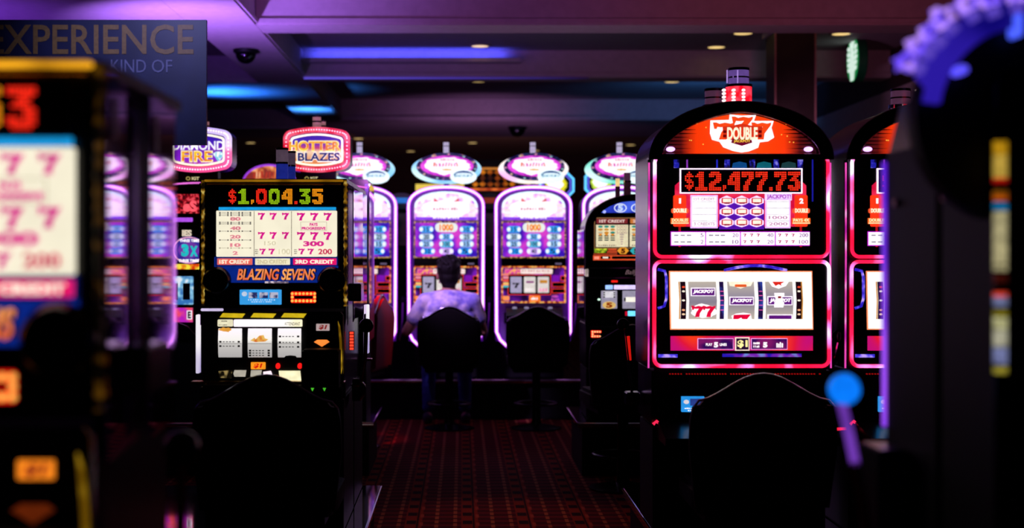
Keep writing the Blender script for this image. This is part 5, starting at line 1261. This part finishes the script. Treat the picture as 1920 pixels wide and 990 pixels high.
spots_ = [((1427 - CX) * 4.85 / F, 4.85 + .19, 0, 'black high-backed chair before the red-neon machine with the 12,477.73 meter'),
          ((503 - CX) * 4.8 / F, 4.8 + .19, 0, 'black high-backed chair before the 1,004.35 gold-trimmed machine'),
          ((842 - CX) * 11.1 / F, 11.1 + .19, 0, 'black chair the person in the white shirt sits on'),
          ((1008 - CX) * 11.1 / F, 11.1 + .19, 0, 'empty black chair beside the seated person'),
          ((1175 - CX) * 8.2 / F, 8.2 + .19, .12, 'black chair before the arched machine with blue fives')]
for i, (x, y, rz, lb) in enumerate(spots_):
    c = ch if i == 0 else copy_tree(ch)
    c.location = (x, y, 0); c.rotation_euler = (0, 0, rz); c['label'] = lb
# a chair in red vinyl turned sideways past the gold-trimmed machine
RV = surf('red_vinyl_upholstery', '#a01414', .45, 0, .08, 150, .15)
c = copy_tree(ch); c.location = ((660 - CX) * 10.2 / F, 10.2, 0); c.rotation_euler = (0, 0, 1.35); c.scale = (1, 1, 1.12)
c['label'] = 'red-backed chair turned sideways beyond the mirrored flank of the gold-trimmed machine'; c['group'] = 'red casino chairs'
for k in c.children:
    if k.name.startswith(('backrest', 'seat')) and not k.name.startswith('seat_pan'):
        k.material_slots[0].link = 'OBJECT'; k.material_slots[0].material = RV

# ------------------------------------------------------------------ the seated player
SKIN = surf('skin', '#b98068', .55, 0, .02, 90, .08)
SHIRT = surf('pale_cotton_knit', '#d8d2de', .85, 0, .2, 9, .06)
for _n in SHIRT.node_tree.nodes:      # soft dyed patches in the cloth
    if _n.type == 'VALTORGB':
        _n.color_ramp.elements[0].color = lin('#8f86d6'); _n.color_ramp.elements[1].color = lin('#e4d8e4')
        _n.color_ramp.elements[0].position = .38; _n.color_ramp.elements[1].position = .56
HAIR = surf('dark_brown_hair', '#0d0706', .6, 0, .4, 140, .4, .2)
DENIM = surf('blue_denim', '#2a3c86', .85, 0, .25, 160, .2)
SHOE = surf('grey_shoe_canvas', '#3a363c', .8, 0, .1, 120, .2)
def ball(g, c, r, n=14):
    r = r if isinstance(r, tuple) else (r, r, r)
    q = G().sphere((0, 0, 0), 1, n)
    return g.add([(c[0] + x * r[0], c[1] + y * r[1], c[2] + z * r[2]) for x, y, z in q.v], q.f)
def limb(g, a, b, ra, rb, k=9):
    for i in range(k + 1):
        t = i / k
        ball(g, tuple(a[j] + (b[j] - a[j]) * t for j in range(3)), ra + (rb - ra) * t, 10)
    return g
def skin_over(name, g, mat, parent, voxel, smooth=6, ref=(0, 0, 0)):
    """one continuous surface grown over the overlapping forms"""
    o = put(name, g, mat, None)
    r = o.modifiers.new('remesh', 'REMESH'); r.mode = 'VOXEL'; r.voxel_size = voxel
    s = o.modifiers.new('smooth', 'SMOOTH'); s.iterations = smooth; s.factor = .5
    bpy.context.view_layer.update()
    me = bpy.data.meshes.new_from_object(o.evaluated_get(bpy.context.evaluated_depsgraph_get()))
    old = o.data; o.modifiers.clear(); o.data = me; bpy.data.meshes.remove(old)
    me.name = name; me.shade_smooth()
    if not me.materials: me.materials.append(mat)
    if parent: o.parent = parent
    return o
def hand(g, w, d, side):
    """palm, four unequal bent fingers and a thumb leaving the side of the palm"""
    w, d = Vector(w), Vector(d).normalized()
    up = Vector((0, 0, 1)); lat = d.cross(up).normalized() * side; nrm = lat.cross(d).normalized()
    if nrm.z < 0: nrm = -nrm
    for i in range(6):
        for j in (-1.2, -.4, .4, 1.2):
            ball(g, w + d * (.015 + .014 * i) + lat * (.0185 * j * (.75 + .05 * i)), (.014, .014, .0125), 8)
    for j, ln in enumerate((.068, .078, .073, .056)):
        p = w + d * .09 + lat * (.024 - .0165 * j)
        for k, (fr, dp) in enumerate(((.45, .004), (.32, .020), (.23, .034))):
            q = p + d * ln * fr - nrm * (dp * .5)
            limb(g, p, q, .0092 - k * .0006, .0088 - k * .0008, 4); p = q
    p = w + d * .02 + lat * .024
    for fr in ((.028, .022), (.030, .008)):
        q = p + d * fr[0] + lat * fr[1] - nrm * .004; limb(g, p, q, .0115, .0098, 4); p = q
def person():
    HK = 1.13
    o = empty('person', ((842 - CX) * 11.25 / F, 11.28, 0), 'person in a white short-sleeved shirt seated playing, seen from behind', 'person')
    HD = Vector((.0, .075, 1.226))
    b = G()
    ball(b, HD + Vector((0, -.012, .022)) * HK, tuple(q_ * HK for q_ in (.076, .093, .092))); ball(b, HD + Vector((0, .03, -.045)) * HK, tuple(q_ * HK for q_ in (.058, .062, .062))); ball(b, HD + Vector((0, .055, -.088)) * HK, tuple(q_ * HK for q_ in (.034, .034, .026)))
    ball(b, HD + Vector((0, .098, -.018)) * HK, tuple(q_ * HK for q_ in (.013, .018, .024))); ball(b, HD + Vector((0, .09, -.06)) * HK, tuple(q_ * HK for q_ in (.024, .012, .009))); ball(b, HD + Vector((0, .084, .02)) * HK, tuple(q_ * HK for q_ in (.052, .014, .012)))
    for s in (-1, 1): ball(b, HD + Vector((s * .078, -.012, -.012)) * HK, tuple(q_ * HK for q_ in (.012, .022, .032))); ball(b, HD + Vector((s * .032, .07, -.025)) * HK, tuple(q_ * HK for q_ in (.024, .02, .018)))
    limb(b, (0, .03, 1.03), (0, .055, 1.17), .058, .055)
    for s in (-1, 1): limb(b, (s * .05, .02, 1.06), (s * .17, .01, 1.03), .05, .05)
    limb(b, (0, .0, .92), (0, -.01, .62), .12, .15)
    arms = {-1: ((-.19, .0, 1.015), (-.335, .08, .77), (-.235, .345, .845)), 1: ((.19, .0, 1.015), (.275, .10, .77), (.16, .36, .845))}
    for s, (sh, el, wr) in arms.items():
        limb(b, sh, el, .052, .042); limb(b, el, wr, .042, .028)
        hand(b, wr, Vector(wr) - Vector(el), -s)
    for s in (-1, 1):
        limb(b, (s * .095, .0, .655), (s * .14, .40, .64), .082, .058); limb(b, (s * .14, .40, .64), (s * .15, .37, .12), .055, .036)
        limb(b, (s * .15, .34, .06), (s * .155, .50, .045), .035, .032)
    body = skin_over('body', b, SKIN, o, .0075, 3)
    t = G()
    for s in (-1, 1):
        limb(t, (s * .035, .015, 1.045), (s * .175, .0, 1.02), .062, .062, 8)
        sh, el, _ = arms[s]
        e2 = tuple(sh[j] + (el[j] - sh[j]) * .56 for j in range(3)); limb(t, sh, e2, .066, .066, 8)
        for q in range(5): ball(t, (s * (.09 + .012 * math.sin(q)), .0, .96 - .075 * q), (.11, .105, .09))
    for q in range(6): ball(t, (0, .005, .99 - .07 * q), (.155, .125, .09))
    ball(t, (0, .0, 1.055), (.085, .07, .05))
    skin_over('shirt', t, SHIRT, o, .009, 5)
    j = G()
    for q in range(3): ball(j, (0, -.01, .63 + .03 * q), (.175, .135, .09))
    for s in (-1, 1):
        limb(j, (s * .10, .0, .655), (s * .145, .40, .64), .098, .072); limb(j, (s * .145, .40, .64), (s * .15, .37, .14), .070, .055)
    skin_over('jeans', j, DENIM, o, .011, 4)
    h = G()
    ball(h, HD + Vector((0, -.025, .035)) * HK, tuple(q_ * HK for q_ in (.086, .098, .096))); ball(h, HD + Vector((0, -.052, -.02)) * HK, tuple(q_ * HK for q_ in (.074, .066, .072))); ball(h, HD + Vector((0, .035, .085)) * HK, tuple(q_ * HK for q_ in (.066, .05, .042)))
    ball(h, HD + Vector((.0, -.04, -.075)) * HK, tuple(q_ * HK for q_ in (.05, .045, .035)))
    rnd = random.Random(3)
    for q in range(46):
        a, e = rnd.uniform(0, 6.28), rnd.uniform(.1, 1.3)
        v = Vector((math.cos(a) * math.cos(e) * .088, math.sin(a) * math.cos(e) * .095 - .022, math.sin(e) * .098 + .035))
        if v.y > .06 and v.z < .07: continue
        ball(h, HD + v * HK, rnd.uniform(.012, .02), 8)
    skin_over('hair', h, HAIR, o, .006, 2)
    for s in (-1, 1):
        sg = G(); ball(sg, (s * .155, .36, .05), (.045, .065, .05)); limb(sg, (s * .155, .38, .04), (s * .16, .52, .035), .045, .036)
        skin_over('shoe', sg, SHOE, o, .009, 4)
        put('eye', ball(G(), HD + Vector((s * .031, .081, -.012)) * HK, .0115, 10), surf('eye_white', '#e8e4e0', .2), o)
    o.rotation_euler = (0, 0, .06)
person()
